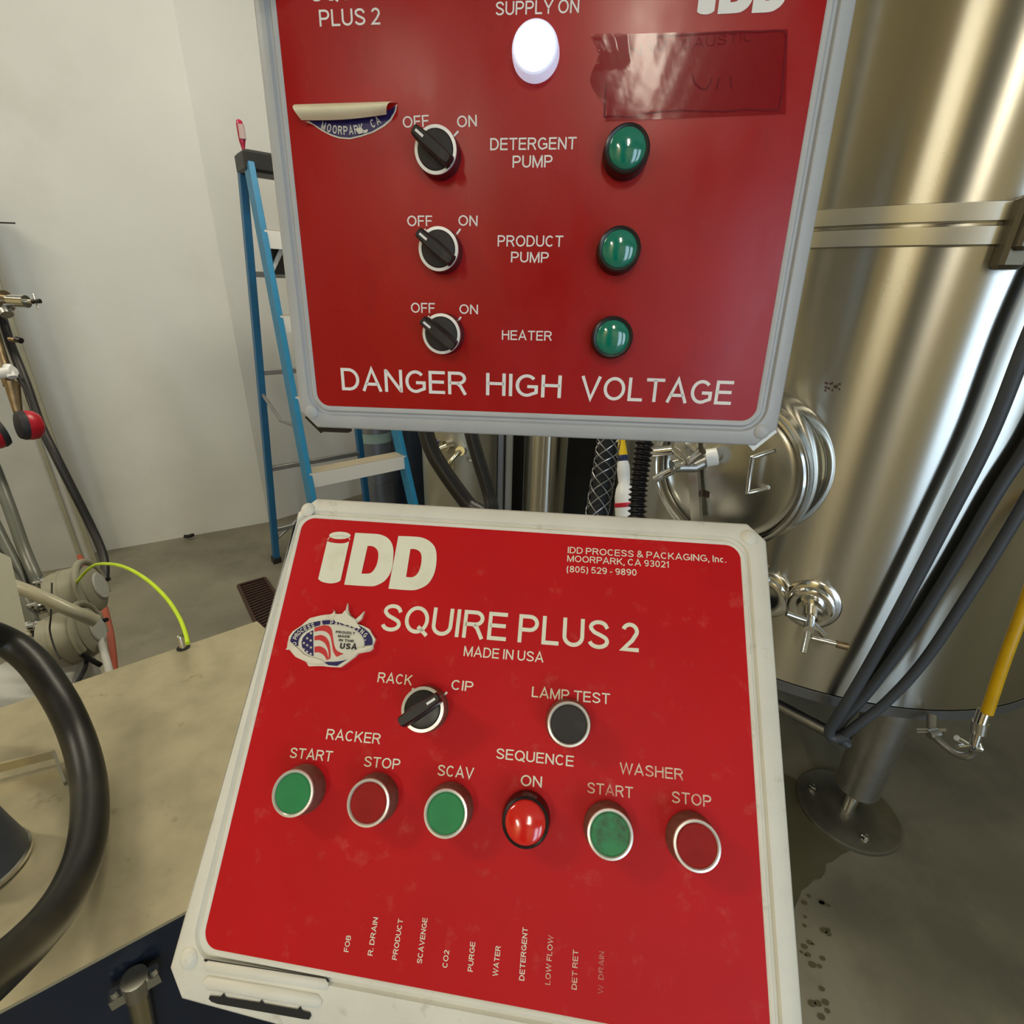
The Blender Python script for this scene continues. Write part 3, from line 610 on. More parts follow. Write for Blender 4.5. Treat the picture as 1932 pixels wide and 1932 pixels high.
# ---- lower box
lo = thing('control_box', 'cream control box tilted back with red plate reading SQUIRE PLUS 2', 'control box', mw=FL)
fr, pl = enclosure(lo, [(.1762, .1175), (-.1815, .1165), (-.1930, -.2045), (.1762, -.2300)], .0125, [(.1570, .0997), (-.1755, .0997), (-.1752, -.1788), (.1585, -.1855)], .0100, M_creampaint, M_redL, .16, .0068)
for p in ((-.1737, .1065), (.1640, .1067), (-.1815, -.1855), (.165, -.215)): rivet(lo, p, M_creampaint)
ll = crop((300, 1640), 3.864, Lq)
def capsule(mb, a, b, r, z, hgt, n=8):
    a = Vector(a); b = Vector(b); d = (b-a).normalized(); nn = Vector((-d.y, d.x)); rows = []
    for i in range(n+1):
        th = PI*i/n; rows.append((math.cos(th)*r, z+math.sin(th)*hgt))
    vs = []; sts = [(a-d*r*.8, .3), (a, 1), (b, 1), (b+d*r*.8, .3)]
    for p, s in sts:
        for o, zz in rows: q = p+nn*o*s; vs.append((q.x, q.y, z+(zz-z)*s))
    k = n+1
    mb.add(vs, [(i*k+j, (i+1)*k+j, (i+1)*k+j+1, i*k+j+1) for i in range(3) for j in range(n)])
def mm(v): return (v[0], v[1])
lv = MB().poly([[mm(ll(338, 650)), mm(ll(1235, 795)), mm(ll(1245, 812)), mm(ll(1235, 822)), mm(ll(340, 672)), mm(ll(328, 660))]], z=.0004).build('vent_slit', M_dark, lo, smooth=None)  # flat black strip in place of the shade inside the slit
for a, b, r, hh in (((352, 703), (1210, 838), .0028, .0016), ((358, 823), (1155, 960), .0034, .0020)):
    mb = MB(); capsule(mb, ll(*a), ll(*b), r, 0, hh); mb.build('louver_ridge', M_creampaint, lo, smooth=60)
MB().poly([[mm(ll(*p)) for p in [(366, 940), (376, 918), (452, 925), (478, 898), (490, 930), (735, 968), (755, 946), (766, 974), (1012, 1018), (1035, 994), (1046, 1026), (1104, 1040), (1114, 1062), (1098, 1092), (1055, 1088), (430, 978), (385, 962)]]], z=.0006).build('vent_slot', M_dark, lo, smooth=None)  # flat black shape; the opening's inner shade is its colour
selector(lo, (-.0556, -.0308), 38, M_collarL, M_bezel, M_black, M_white, .013)
push_button(lo, (.0404, -.0304), 'black button under LAMP TEST', M_collarL, M_blackdusty)
for i, (nm, mc) in enumerate((('green button under RACKER START', M_green), ('red button under RACKER STOP', M_redbtn), ('green button under SCAV', M_green), None, ('grimy green button under WASHER START', M_greendirty), ('red button under WASHER STOP', M_redbtn)) if False else
        [(0, (-.1308, -.0877, 'green button under RACKER START', M_green)), (1, (-.0811, -.0877, 'red button under RACKER STOP', M_redbtn)), (2, (-.0317, -.0882, 'green button under SCAV', M_green)), (4, (.0680, -.0883, 'grimy green button under WASHER START', M_greendirty)), (5, (.1180, -.0886, 'red button under WASHER STOP', M_redbtn))]):
    x_, y_, lab, m_ = mc; push_button(lo, (x_, y_), lab, M_collarL, m_)
pilot_lamp(lo, (.0174, -.0879), 'red lamp under SEQUENCE ON', M_black, M_lensR, h=.015, rl=.0124)
TL = [('SQUIRE PLUS 2', (717, 1190), (1205, 1231), 52, .14), ('MADE IN USA', (874.5, 1237.6), (1025, 1250), 19), ('IDD PROCESS & PACKAGING, Inc.', (1071, 1043.7), (1370, 1062), 12), ('MOORPARK, CA 93021', (1070, 1059.6), (1262, 1071.5), 12), ('(805) 529 - 9890', (1069, 1079.6), (1201, 1086.5), 12),
      ('RACK', (712, 1287), (777, 1293), 19), ('CIP', (851, 1301), (892, 1305), 19), ('LAMP TEST', (1003, 1315), (1150.5, 1329), 20), ('RACKER', (615, 1394.5), (717, 1404), 20), ('START', (546, 1429.5), (626, 1437), 20), ('STOP', (686, 1446), (754, 1452), 20), ('SCAV', (825, 1463), (893, 1469.5), 21),
      ('SEQUENCE', (935.5, 1431), (1082, 1446.5), 20), ('ON', (982, 1482), (1022, 1486), 21)]
lettering(pl, TL, Lq, M_cream)
lettering(pl, [('WASHER', (1169, 1459), (1289, 1472), 21), ('START', (1107.5, 1496), (1194, 1506), 21), ('STOP', (1267, 1514), (1342, 1523), 22)], Lq, M_worn)
tickmarks(pl, [((778, 1299), (784, 1304)), ((844, 1306), (836, 1313)), ((581, 1443), (580, 1450)), ((716, 1460), (715, 1467)), ((856, 1477), (855, 1485)), ((1000, 1494), (1000, 1502)), ((1150, 1512), (1150, 1519)), ((1305, 1531), (1305, 1537))], Lq, M_cream, .0014)
def vtext(s, a, b, m):
    p0 = Lq(*a); p1 = Lq(*b); mb = MB(); text(mb, s, p0, p1, .0030, t=.15); mb.build('lettering', m, pl, smooth=None)
for s, a, b in (('FOB', (658, 1796), (663, 1765)), ('R. DRAIN', (703, 1803), (714, 1731)), ('PRODUCT', (749, 1811), (761, 1734)), ('SCAVENGE', (796, 1818), (807, 1732)), ('CO2', (844, 1826), (848, 1793)), ('PURGE', (892, 1833), (897, 1777)), ('WATER', (939, 1842), (945, 1785)), ('DETERGENT', (989, 1850), (996, 1750))): vtext(s, a, b, M_cream)
for s, a, b in (('LOW FLOW', (1038, 1858), (1044, 1765)), ('DET RET', (1088, 1867), (1091, 1792))): vtext(s, a, b, M_worn)
vtext('W  DRAIN', (1138, 1875), (1140, 1795), M_faint)
logo(pl, lambda x, y: tuple(lc(x, y)), M_cream)
# oval sticker, torn at the rim
cs = crop((530, 1130), 9.66, Lq)
C0 = cs(940, 770)
def bow(x, y): return .0030
torn = [(185, 690), (250, 600), (400, 500), (560, 360), (760, 310), (960, 285), (1005, 230), (970, 200), (1010, 240), (1010, 280), (1080, 285), (1180, 280), (1210, 215), (1240, 90), (1245, 210), (1290, 310), (1390, 380), (1470, 310), (1540, 235), (1490, 370), (1400, 455), (1530, 500), (1640, 560), (1680, 640), (1745, 740), (1700, 850), (1700, 910), (1640, 960), (1430, 1000), (1370, 1060), (1250, 1150), (1110, 1250), (940, 1245), (760, 1225), (540, 1230), (490, 1150), (300, 1060), (190, 930), (125, 930), (150, 890), (160, 800)]
stl = MB().poly([[tuple(cs(*p)) for p in torn]], z=0, thick=.0027, bow=bow).build('oval_sticker', M_paper, lo, smooth=None)
stl['label'] = 'torn oval flag sticker'
def sub(name, loops, m, z): return MB().poly([[tuple(cs(*p)) for p in l] for l in loops], z=z, bow=bow).build(name, m, stl, smooth=None)
def ell(cx, cy, rx, ry, a0, a1, n=40): return [(cx+rx*math.cos(math.radians(a0+(a1-a0)*i/n)), cy-ry*math.sin(math.radians(a0+(a1-a0)*i/n))) for i in range(n+1)]
sub('print_band', [ell(955, 790, 745, 395, -8, 188)+ell(955, 815, 600, 345, 188, -8)], M_navyink, .0003)
sub('print_band', [[(830, 1165), (1000, 1110), (1200, 1030), (1375, 970), (1370, 1000), (1240, 1110), (1110, 1190), (1060, 1225), (900, 1210)]], M_navyink, .0003)
sub('print_ground', [ell(955, 815, 585, 335, 0, 351)], M_stickw, .0004)
sub('flag_field', [[(628, 575), (635, 1050), (560, 1025), (470, 960), (425, 880), (415, 800), (440, 715), (510, 640)]], M_navyink, .0005)
def stripe(top, botm, z=.0005): sub('flag_stripe', [[(p.x, p.y) for p in cat([Vector((a, b, 0)) for a, b in top], 4)]+[(p.x, p.y) for p in cat([Vector((a, b, 0)) for a, b in botm[::-1]], 4)]], M_flagred, z)
stripe([(650, 540), (800, 495), (900, 500), (960, 560), (985, 700), (1010, 850), (1060, 950), (1180, 1005)], [(650, 610), (760, 590), (860, 610), (930, 680), (960, 800), (985, 950), (1030, 1040), (1060, 1060)])
stripe([(650, 690), (760, 665), (850, 700), (910, 780), (935, 900), (945, 1030), (930, 1100)], [(650, 765), (740, 760), (820, 800), (870, 870), (900, 960), (905, 1050), (890, 1110)])
stripe([(650, 880), (740, 870), (820, 900), (870, 960), (895, 1050), (895, 1110)], [(650, 985), (720, 980), (790, 1010), (840, 1060), (865, 1110), (870, 1120)])
for (x, y) in ((590, 635), (522, 727), (585, 765), (462, 812), (522, 852), (588, 893), (460, 928), (518, 968), (585, 1008)):
    sub('star', [[(x+(30 if i % 2 == 0 else 12)*math.sin(i*PI/5), y-(30 if i % 2 == 0 else 12)*math.cos(i*PI/5)) for i in range(10)]], M_stickw, .0007)
def stext(s, a, b, hp, m, t=.21, slab=False):
    mb = MB(); p0 = cs(*a); p1 = cs(*b); text(mb, s, p0, p1, (cs(a[0], a[1]-hp)-p0).length, t=t, z=0)
    mb.v = [(v[0], v[1], bow(v[0], v[1])+.0008) for v in mb.v]; mb.build('lettering', m, stl, smooth=None)
stext('PROUDLY', (1035, 635), (1385, 660), 46, M_inkblk); stext('MADE', (1075, 705), (1290, 722), 44, M_inkblk); stext('IN THE', (1088, 780), (1360, 803), 46, M_inkblk); stext('USA', (1105, 915), (1412, 935), 105, M_inkblk, .24)
mb = MB()
for ch, an in zip('D PROCESS & PACKAGING,', [183, 174, 166, 158, 150, 142, 134.5, 127, 120, 113, 105, 97, 89, 82, 75, 67, 59, 51, 42, 33, 22, 10]):
    if ch == ' ': continue
    th = math.radians(an); x = 955+665*math.cos(th); y = 805-360*math.sin(th)
    dx, dy = math.sin(th)*665, math.cos(th)*360; l = math.hypot(dx, dy); dx, dy = dx/l, dy/l
    wd = 27 if ch not in 'I,' else 7
    p0 = cs(x-dx*wd+dy*-30*-1*0, y-dy*wd); p1 = cs(x+dx*wd, y+dy*wd)
    nrm = Vector((-(p1-p0).y, (p1-p0).x)).normalized()*.0035
    text(mb, ch, p0-nrm*.45, p1-nrm*.45, .0034, t=.19, z=0)
mb.v = [(v[0], v[1], bow(v[0], v[1])+.0009) for v in mb.v]; mb.build('lettering', M_stickw, stl, smooth=None)
stext('CA', (1100, 1150), (1205, 1090), 55, M_stickw)
# torn paper over the print
sub('paper_tear', [[(1000, 380), (1060, 300), (1160, 285), (1210, 220), (1290, 320), (1400, 400), (1430, 460), (1500, 560), (1400, 540), (1300, 500), (1180, 470), (1100, 440), (1040, 430)]], M_paper, .0014)
sub('paper_tear', [[(190, 760), (240, 800), (300, 860), (380, 930), (470, 1020), (580, 1070), (700, 1090), (800, 1130), (840, 1170), (700, 1190), (560, 1170), (470, 1100), (300, 1000), (200, 900)]], M_paper, .0014)
sub('paper_tear', [[(1395, 945), (1500, 885), (1560, 900), (1650, 860), (1690, 905), (1560, 960), (1440, 990), (1370, 1040), (1350, 1000)]], M_paper, .0014)
# unseen support added to carry the lower box, hidden behind it
MB().tube([(0, -.05, -.16), (0, -.05, -.2)], .05, 16, smooth=0).build('added_mounting_plate', M_steeld, lo)
pc = FL @ Vector((0, -.05, -.2)); inv = FL.inverted()
MB().tube([inv @ (pc+Vector((0, 0, .03))), inv @ Vector((pc.x, pc.y, .0))], .04, 16, smooth=0).build('added_pedestal', M_steeld, lo)

# ================================================================== steel tank on the right
tk = thing('brewing_tank', 'tall brushed stainless tank with round manway on legs', 'tank', (TC.x, TC.y, 0))
ZB = .45
def tz(px, py, r=TR): return on_tank(px, py, r).z
zband = tz(1650, 428)
prof = [(TR-.02, ZB+.02), (TR+.004, ZB), (TR+.004, ZB+.028), (TR, ZB+.032)]
MB().lathe([(TR, ZB+.03), (TR, 2.9)], None, 128, cap=False).build('shell', M_steel, tk, smooth=60)
MB().lathe([(TR-.012, ZB+.05), (TR-.012, ZB), (TR-.002, ZB), (TR+.0015, ZB+.001), (TR+.0015, ZB+.026), (TR+.0002, ZB+.027)], None, 128, cap=False).build('bottom_rim', M_rim, tk, smooth=50)
MB().lathe([(TR-.011, ZB+.045), (.35, ZB+.01), (.12, ZB-.06), (.05, ZB-.12), (.05, ZB-.16)], None, 64).build('bottom_dish', M_darksteel, tk)
MB().lathe([(TR, 2.9), (TR*.8, 3.05), (TR*.4, 3.14), (.1, 3.16)], None, 64).build('top_dish', M_steelm, tk)
for dz in (-.031, .0018):
    MB().lathe([(TR+.0005, zband+dz), (TR+.007, zband+dz+.002), (TR+.007, zband+dz+.027), (TR+.0005, zband+dz+.029)], None, 128, cap=False).build('band', M_steelm, tk, smooth=50)
# lug at the band
M_darklug = mat('brown_grey_lug', (0.16, 0.14, 0.10), 0.4, metal=0.7)
p = on_tank(1922, 440, TR+.015); d = (p-Vector((TC.x, TC.y, p.z))).normalized()
q = Local(); rot_ = Matrix((Vector((-d.y, d.x, 0)), d, Vector((0, 0, 1)))).transposed()
q.box(p+d*.0, (.034, .04, .10), rot_, .006); q.box(p+d*.02+Vector((0, 0, .01)), (.02, .03, .07), rot_, .005); q.build('lug', M_darklug, tk, smooth=30)
# manway
MW = dict(surf=on_tank(1402, 876), r=.158)
sp = MW['surf']; nd = (Vector((sp.x, sp.y, 0))-TC).normalized(); nd = Vector((nd.x, nd.y, 0)).normalized()
mwm = zalign(sp-Vector((TC.x, TC.y, 0))-nd*.03, nd)
R_ = MW['r']; Ln = .115
MB().lathe([(R_+.012, 0), (R_+.012, .035), (R_+.004, .048), (R_, .055), (R_, Ln-.004), (R_+.004, Ln), (R_+.004, Ln+.010), (R_-.010, Ln+.012), (R_-.012, Ln-.012)], mwm, 96, cap=False).build('manway_neck', M_steelp, tk, smooth=50)
dr_ = MB().lathe([(R_-.0125, Ln-.012), (R_-.016, Ln-.006), (R_-.03, Ln-.001), (R_*.6, Ln+.004), (R_*.3, Ln+.007), (.0005, Ln+.008)], mwm, 96, cap=False).build('manway_door', M_steelm, tk, smooth=60)
MB().lathe([(R_-.006, Ln+.010), (R_-.003, Ln+.0135), (R_+.001, Ln+.010)], mwm, 96, cap=False).build('manway_gasket', M_steelp, tk, smooth=60)
# crossbar, handle and clamp on the door; helper: point on the door plane in tank space
nz = nd; dorg = sp-nd*.03
def on_door(px, py, off):
    o = dorg+nz*(Ln+off); d = ray(px, py); t = (o-EYE).dot(nz)/d.dot(nz); return EYE+d*t
def mwtube(name, pts, r, m, sm=4, par=dr_):
    L_ = Local(); L_.tube(pts, r, 14, smooth=sm)
    L_.v = [tuple(Vector(v)-Vector((TC.x, TC.y, 0))) for v in L_.v]; return MB.build(L_, name, m, par)
a = on_door(1307, 838, .022); b = on_door(1318, 985, .022)
L_ = Local(); L_.beam(on_door(1303, 800, .02), on_door(1315, 983, .02), .022, .012, up=nz); L_.v = [tuple(Vector(v)-Vector((TC.x, TC.y, 0))) for v in L_.v]; MB.build(L_, 'crossbar', M_steelm, dr_, smooth=None)
mwtube('door_handle', [on_door(1459, 851, .006), on_door(1423, 862, .035), on_door(1419, 868, .036), on_door(1411, 924, .036), on_door(1414, 929, .035), on_door(1448, 921, .006)], .0042, M_steelp, 2)
mwtube('clamp_spindle', [on_door(1350, 862, .012), on_door(1310, 882, .05), on_door(1268, 882, .085)], .011, M_steeld, 0)
mwtube('clamp_spindle', [on_door(1268, 880, .085), on_door(1278, 877, .075)], .014, M_steelp, 0)
mwtube('clamp_handle', [on_door(1325, 850, .07), on_door(1300, 872, .062)], .009, M_steelp, 0)
mwtube('clamp_handle', [on_door(1296, 874, .064), on_door(1236, 904, .075)], .0085, M_steelp, 0)
mwtube('clamp_knob', [on_door(1353, 861, .02), on_door(1331, 865, .033)], .018, M_bottle, 0)
mwtube('clamp_handle', [on_door(1298, 866, .05), on_door(1270, 848, .055)], .007, M_steelp, 0)
mwtube('clamp_handle', [on_door(1270, 849, .055), on_door(1230, 853, .065)], .011, M_steelp, 0)
L_ = Local(); c = on_door(1332, 932, .007); L_.box(c, (.014, .014, .001), zalign(Vector(), nz).to_3x3()); L_.v = [tuple(Vector(v)-Vector((TC.x, TC.y, 0))) for v in L_.v]; MB.build(L_, 'door_mark', M_rust, dr_, smooth=None)
# side ports
def port(px, py, full):
    s = on_tank(px, py); n = (Vector((s.x, s.y, 0))-TC); n = Vector((n.x, n.y, 0)).normalized(); loc = s-Vector((TC.x, TC.y, 0))
    m = zalign(loc-n*.01, n)
    g = MB().lathe([(.058, 0), (.058, .012), (.055, .014), (.045, .016), (.045, .032), (.041, .034), (.030, .033), (.018, .030)], m, 48).build('port_flange', M_steelp, tk, smooth=40)
    if not full: return
    up_ = Vector((0, 0, 1)); sd = up_.cross(n).normalized()
    def T(nm, pts, r, mt=M_steelp):
        MB().tube([loc+n*p[2]+sd*p[0]+up_*p[1] for p in pts], r, 12, smooth=0).build(nm, mt, g)
    T('port_nut', [(0, 0, .02), (0, 0, .045)], .024); T('port_nut', [(0, 0, .045), (0, 0, .062)], .014)
    T('valve_stem', [(0, 0, .06), (0, -.005, .10)], .010); T('valve_stem', [(0, -.005, .09), (0, -.045, .125)], .006)
    T('valve_arm', [(0, 0, .075), (-.045, .010, .085)], .006); T('valve_arm', [(0, 0, .075), (.03, -.016, .09)], .007); T('valve_arm', [(.01, -.03, .085), (.06, -.03, .08)], .0045); T('valve_arm', [(.055, -.03, .08), (.075, -.03, .078)], .008, M_brass)
port(1529, 1140, True); port(1443, 1120, False)
# legs
def leg(px, py, front=True):
    base = at_z(px, py, 0.0); return base
lb_ = at_z(1597, 1530, 0.0)
centre = Vector((TC.x, TC.y, 0))
legs_xy = [Vector((lb_.x, lb_.y, 0))]
off = legs_xy[0]-centre; angs = [0, PI/2, PI, 3*PI/2]
for an in angs:
    c, s = math.cos(an), math.sin(an); o = Vector((off.x*c-off.y*s, off.x*s+off.y*c, 0)); loc = o
    g = MB().tube([loc+Vector((0, 0, .10)), loc+Vector((0, 0, ZB+.02))], .052, 32, smooth=0).build('leg', M_steeld, tk)
    MB().tube([loc+Vector((0, 0, .012)), loc+Vector((0, 0, .12))], .017, 20, smooth=0).build('foot_bolt', M_steelp, g)
    MB().lathe([(.125, 0), (.125, .010), (.120, .013), (.03, .015), (.02, .015)], Matrix.Translation(loc), 56).build('foot_pad', M_pad, g)
    for k in range(3):
        a_ = 2*PI*k/3+.4+an
        MB().lathe([(.009, .012), (.009, .020), (.005, .022), (.005, .030), (.0005, .031)], Matrix.Translation(loc+Vector((math.cos(a_)*.09, math.sin(a_)*.09, 0))), 12, cap=False).build('pad_bolt', M_steelp, g)
o1 = off; o2 = Vector((off.y, -off.x, 0)); o3 = Vector((-off.y, off.x, 0))
for oo in (o2, o3): MB().tube([o1+Vector((0, 0, .22)), oo+Vector((0, 0, .22))], .018, 16, smooth=0).build('leg_brace', M_steeld, tk)
# stains on the shell
def on_tank_l(px, py, r): return on_tank(px, py, r)-centre
sm_ = MB()
for k in range(16):
    px = 1555+random.random()*35; py = 722+random.random()*18; p = on_tank_l(px, py, TR+.0006); w_ = .0015+random.random()*.002
    qn = Vector((p.x, p.y, 0)).normalized(); sd = Vector((0, 0, 1)).cross(qn)
    sm_.add([p-sd*w_, p+sd*w_+Vector((0, 0, -.002)), p+sd*w_*.6+Vector((0, 0, .003)), p-sd*w_*.5+Vector((0, 0, .002))], [(0, 1, 2, 3)])
tag(sm_.build('shell_stain', M_rust, tk, smooth=None), kind='stuff')

# ---- hoses in front of the tank
def hose(name, pts, r, m, label, cat_='hose', grp=None, sm=8, seg=16, rf=None):
    L_ = Local(); L_.tube(pts, r, seg, smooth=sm, rf=rf); o = L_.build(name, m); return tag(o, label, cat_, grp)
def tp_(l, r): return [on_tank(min(x, 2100), y, TR+r) for x, y in l]
def td(l): return [at_d(x, y, t) for x, y, t in l]
def th(l, off): return [on_tank(x, y, TR+off) for x, y in l]
hose('hose', th([(2040, 430), (1950, 615), (1868, 820), (1782, 990), (1706, 1135), (1640, 1255), (1592, 1335)], .045)+th([(1566, 1376), (1572, 1392), (1600, 1388)], .03), .0112, M_hoseg, 'dark grey hose crossing the bright streak of the steel tank, leftmost of three')
hose('hose', th([(2040, 640), (1955, 815), (1884, 925), (1795, 1075), (1712, 1205), (1640, 1303), (1592, 1358)], .015)+th([(1577, 1382), (1592, 1400)], .008), .0100, M_hoseg, 'dark grey hose running down the steel tank, middle of three')
hose('hose', th([(2060, 715), (1988, 850), (1912, 985), (1830, 1118), (1745, 1245), (1672, 1325), (1612, 1372)], .035)+th([(1588, 1392), (1600, 1405)], .025), .0100, M_hoseg, 'dark grey hose running down the steel tank, rightmost of three')
hose('hose', td([(2030, 880, .88), (1975, 1020, .88), (1930, 1150, .90), (1895, 1245, .92), (1862, 1345, .95)]), .0098, M_yellow, 'yellow hose ending in a steel fitting under the tank')
ft = thing('hose_fitting', 'steel coupling with wing clamp at the end of the yellow hose', 'fitting', at_d(1850, 1380, .975))
def fit(nm, pts, r, m=M_steelp, parent=ft, sm=0):
    L_ = Local(); L_.tube(pts, r, 14, smooth=sm); return L_.build(nm, m, parent)
fit('barb', td([(1858, 1340, .97), (1848, 1368, .975)]), .011); fit('hex_nut', td([(1850, 1362, .975), (1846, 1382, .98)]), .0135); fit('ferrule', td([(1846, 1380, .98), (1838, 1405, .985)]), .008)
fit('clamp', td([(1832, 1408, .99), (1850, 1410, .985)]), .010); fit('wing_nut', td([(1805, 1392, .98), (1822, 1402, .985)]), .0055); fit('wing_nut', td([(1806, 1408, .98), (1824, 1406, .985)]), .0045); fit('clamp_bolt', td([(1838, 1412, .98), (1852, 1414, .98)]), .0035)
fit('clamp_bolt', td([(1846, 1396, .98), (1850, 1412, .98)]), .0035)
fit('elbow', td([(1838, 1408, .99), (1836, 1420, 1.0), (1822, 1427, 1.01), (1800, 1420, 1.03), (1770, 1396, 1.06), (1757, 1378, 1.08)]), .0075, M_steeld, ft, 5)
cl = thing('pipe_clamp', 'small black and steel clamp under the tank rim', 'clamp', at_d(1757, 1380, 1.08))
for x0, x1, yy in ((1730, 1750, 1376), (1764, 1784, 1376), (1730, 1750, 1381), (1764, 1784, 1379)): fit('clamp_bar', td([(x0, yy, 1.07), (x1, yy, 1.07)]), .0022, M_steelp, cl)
fit('clamp_ring', td([(1752, 1386, 1.07), (1770, 1382, 1.07)]), .010, M_steeld, cl); fit('stub_pipe', td([(1758, 1350, 1.1), (1757, 1385, 1.08)]), .009, M_steeld, cl)

# ================================================================== between the boxes
# corrugated conduit
cp = cat(td([(1222, 800, .80), (1214, 850, .80), (1207, 900, .80), (1203, 950, .80), (1202, 1010, .80), (1205, 1100, .80)]), 26)
L_ = Local(); L_.tube(cp, .0155, 18, smooth=0, rf=None)
n = len(cp); seg = 18
cen = cp
for i in range(n):
    k = .82+.18*math.cos(i*2*PI/5)
    for j in range(seg):
        v = Vector(L_.v[i*seg+j]); L_.v[i*seg+j] = tuple(cen[i]+(v-cen[i])*k)
tag(L_.build('corrugated_conduit', M_black, smooth=60), 'glossy black corrugated conduit hanging between the two control boxes', 'conduit')
# braided sleeve (wire mesh grip over a black cable)
sv = thing('braided_cable', 'black cable in a grey wire mesh sleeve between the boxes', 'cable', at_d(1135, 900, .85))
axis = td([(1152, 790, .85), (1146, 850, .85), (1138, 900, .85), (1128, 960, .85), (1118, 1030, .85), (1110, 1100, .85)])
L_ = Local(); L_.tube(axis, .0150, 16); L_.build('core', M_dark, sv)
ax = cat(axis, 14); wl = []
for sgn in (1, -1):
    for k in range(5):
        pts = []
        for i, p in enumerate(ax):
            t = (ax[min(i+1, len(ax)-1)]-ax[max(i-1, 0)]).normalized(); u = t.cross(Vector((0, 1, 0))).normalized(); w = t.cross(u)
            a = sgn*i*.135*1.6+k*2*PI/5; pts.append(p+u*math.cos(a)*.0195+w*math.sin(a)*.0195)
        L_ = Local(); L_.tube(pts, .0009, 6, smooth=0); L_.build('mesh_strand', M_alud, sv)
# spray bottle behind
sb = thing('spray_bottle', 'white bottle with yellow nozzle and red label behind the corrugated conduit', 'bottle', at_d(1180, 960, 1.05))
ap = lambda px, py: at_d(px, py, 1.05)
bt, bb = ap(1175, 868), ap(1184, 1010)
def seg_lathe(nm, prof, m, par):
    ax_ = (bt-bb); ln = ax_.length; mt = zalign(bb, ax_)
    L_ = Local(); L_.lathe([(r, z*ln) for r, z in prof], mt, 24); return L_.build(nm, m, par)
seg_lathe('body', [(.010, -.25), (.020, -.2), (.021, .1), (.022, .38), (.0215, .52), (.018, .62), (.012, .70), (.013, .80), (.0135, .92), (.010, 1.0)], M_bottle, sb)
seg_lathe('label', [(.0222, .08), (.0228, .38), (.0228, .40)], M_bottle, sb)
seg_lathe('label_stripe', [(.0226, .37), (.0232, .385), (.0232, .43), (.022, .435)], M_bred, sb)
seg_lathe('label_stripe', [(.0224, .10), (.0226, .105), (.0226, .13), (.022, .135)], M_bred, sb)
seg_lathe('collar', [(.0105, .98), (.0110, 1.0), (.0108, 1.06), (.010, 1.07)], M_bnavy, sb)
seg_lathe('nozzle', [(.0105, 1.06), (.0098, 1.1), (.0068, 1.3), (.0055, 1.42), (.003, 1.46)], M_yellowcap, sb)
cz = (bb+(bt-bb)*-.25).z-.001
ct = thing('added_cart', 'small unseen steel cart added to support the white spray bottle behind the lower control box', 'cart', (bb.x, bb.y, 0))  # unseen cart, added so the bottle has something to stand on
MB().box((0, .05, cz-.012), (.16, .26, .02), None, .004).build('added_cart_top', M_steeld, ct, smooth=30)
for sx in (-.07, .07):
    for sy in (-.07, .17): MB().tube([(sx, sy, 0), (sx, sy, cz-.015)], .008, 10, smooth=0).build('leg', M_steeld, ct)
# two fat black hoses crossing the gap on the left
hose('hose', td([(790, 740, .95), (800, 800, .95), (815, 850, .95), (842, 895, .95), (882, 950, .95), (930, 1010, .95)])+[Vector((0.0, .93, .55)), Vector((.02, .95, .25)), Vector((.03, .97, .017))], .0150, M_cableb, 'thick black rubber hose between the boxes, the more curved one nearer the ladder')
hose('hose', td([(870, 740, 1.04), (888, 815, 1.04), (902, 865, 1.04), (922, 930, 1.04), (940, 1010, 1.04)])+[Vector((.03, 1.03, .6)), Vector((.09, 1.05, .25)), Vector((.10, 1.05, .016))], .0140, M_cableb, 'thick black rubber hose between the boxes, the straighter one further from the ladder')
# gas cylinders behind the ladder
def gas(px, py, t, r, h, m, label, nm='gas_cylinder', tl=True):
    b = at_d(px, py, t); g = thing(nm, label, 'gas cylinder', (b.x, b.y, 0))
    MB().lathe([(r*.9, 0), (r, .01), (r, h-.12), (r*.92, h-.06), (r*.6, h-.01), (r*.3, h+.01)], None, 40).build('body', m, g)
    if tl:
        MB().lathe([(r+.001, h-.16), (r+.001, h-.105)], None, 40, cap=False).build('label_band', M_labelg, g)
        MB().lathe([(r+.0006, h-.40), (r+.0012, h-.398), (r+.0006, h-.396)], None, 40, cap=False).build('seam', M_alud, g)
        MB().lathe([(.018, h), (.018, h+.05), (.012, h+.06)], None, 16).build('valve', M_brass, g)
        MB().lathe([(.045, h), (.045, h+.02), (.04, h+.02), (.04, h)], None, 20).build('collar', M_rust, g)
    else:
        MB().box((-.05, -r*.93, h-.32), (.05, .01, .07), Matrix.Rotation(-.5, 3, 'Z')).build('sticker', M_labelg, g, smooth=None)
    return g
gas(712, 880, 3.0, .095, .66, M_gascyl, 'grey gas cylinder with pale label band behind the ladder step')
gas(776, 880, 3.25, .130, .86, M_gascyld, 'dark blue cylinder with small green sticker behind the ladder', tl=False)
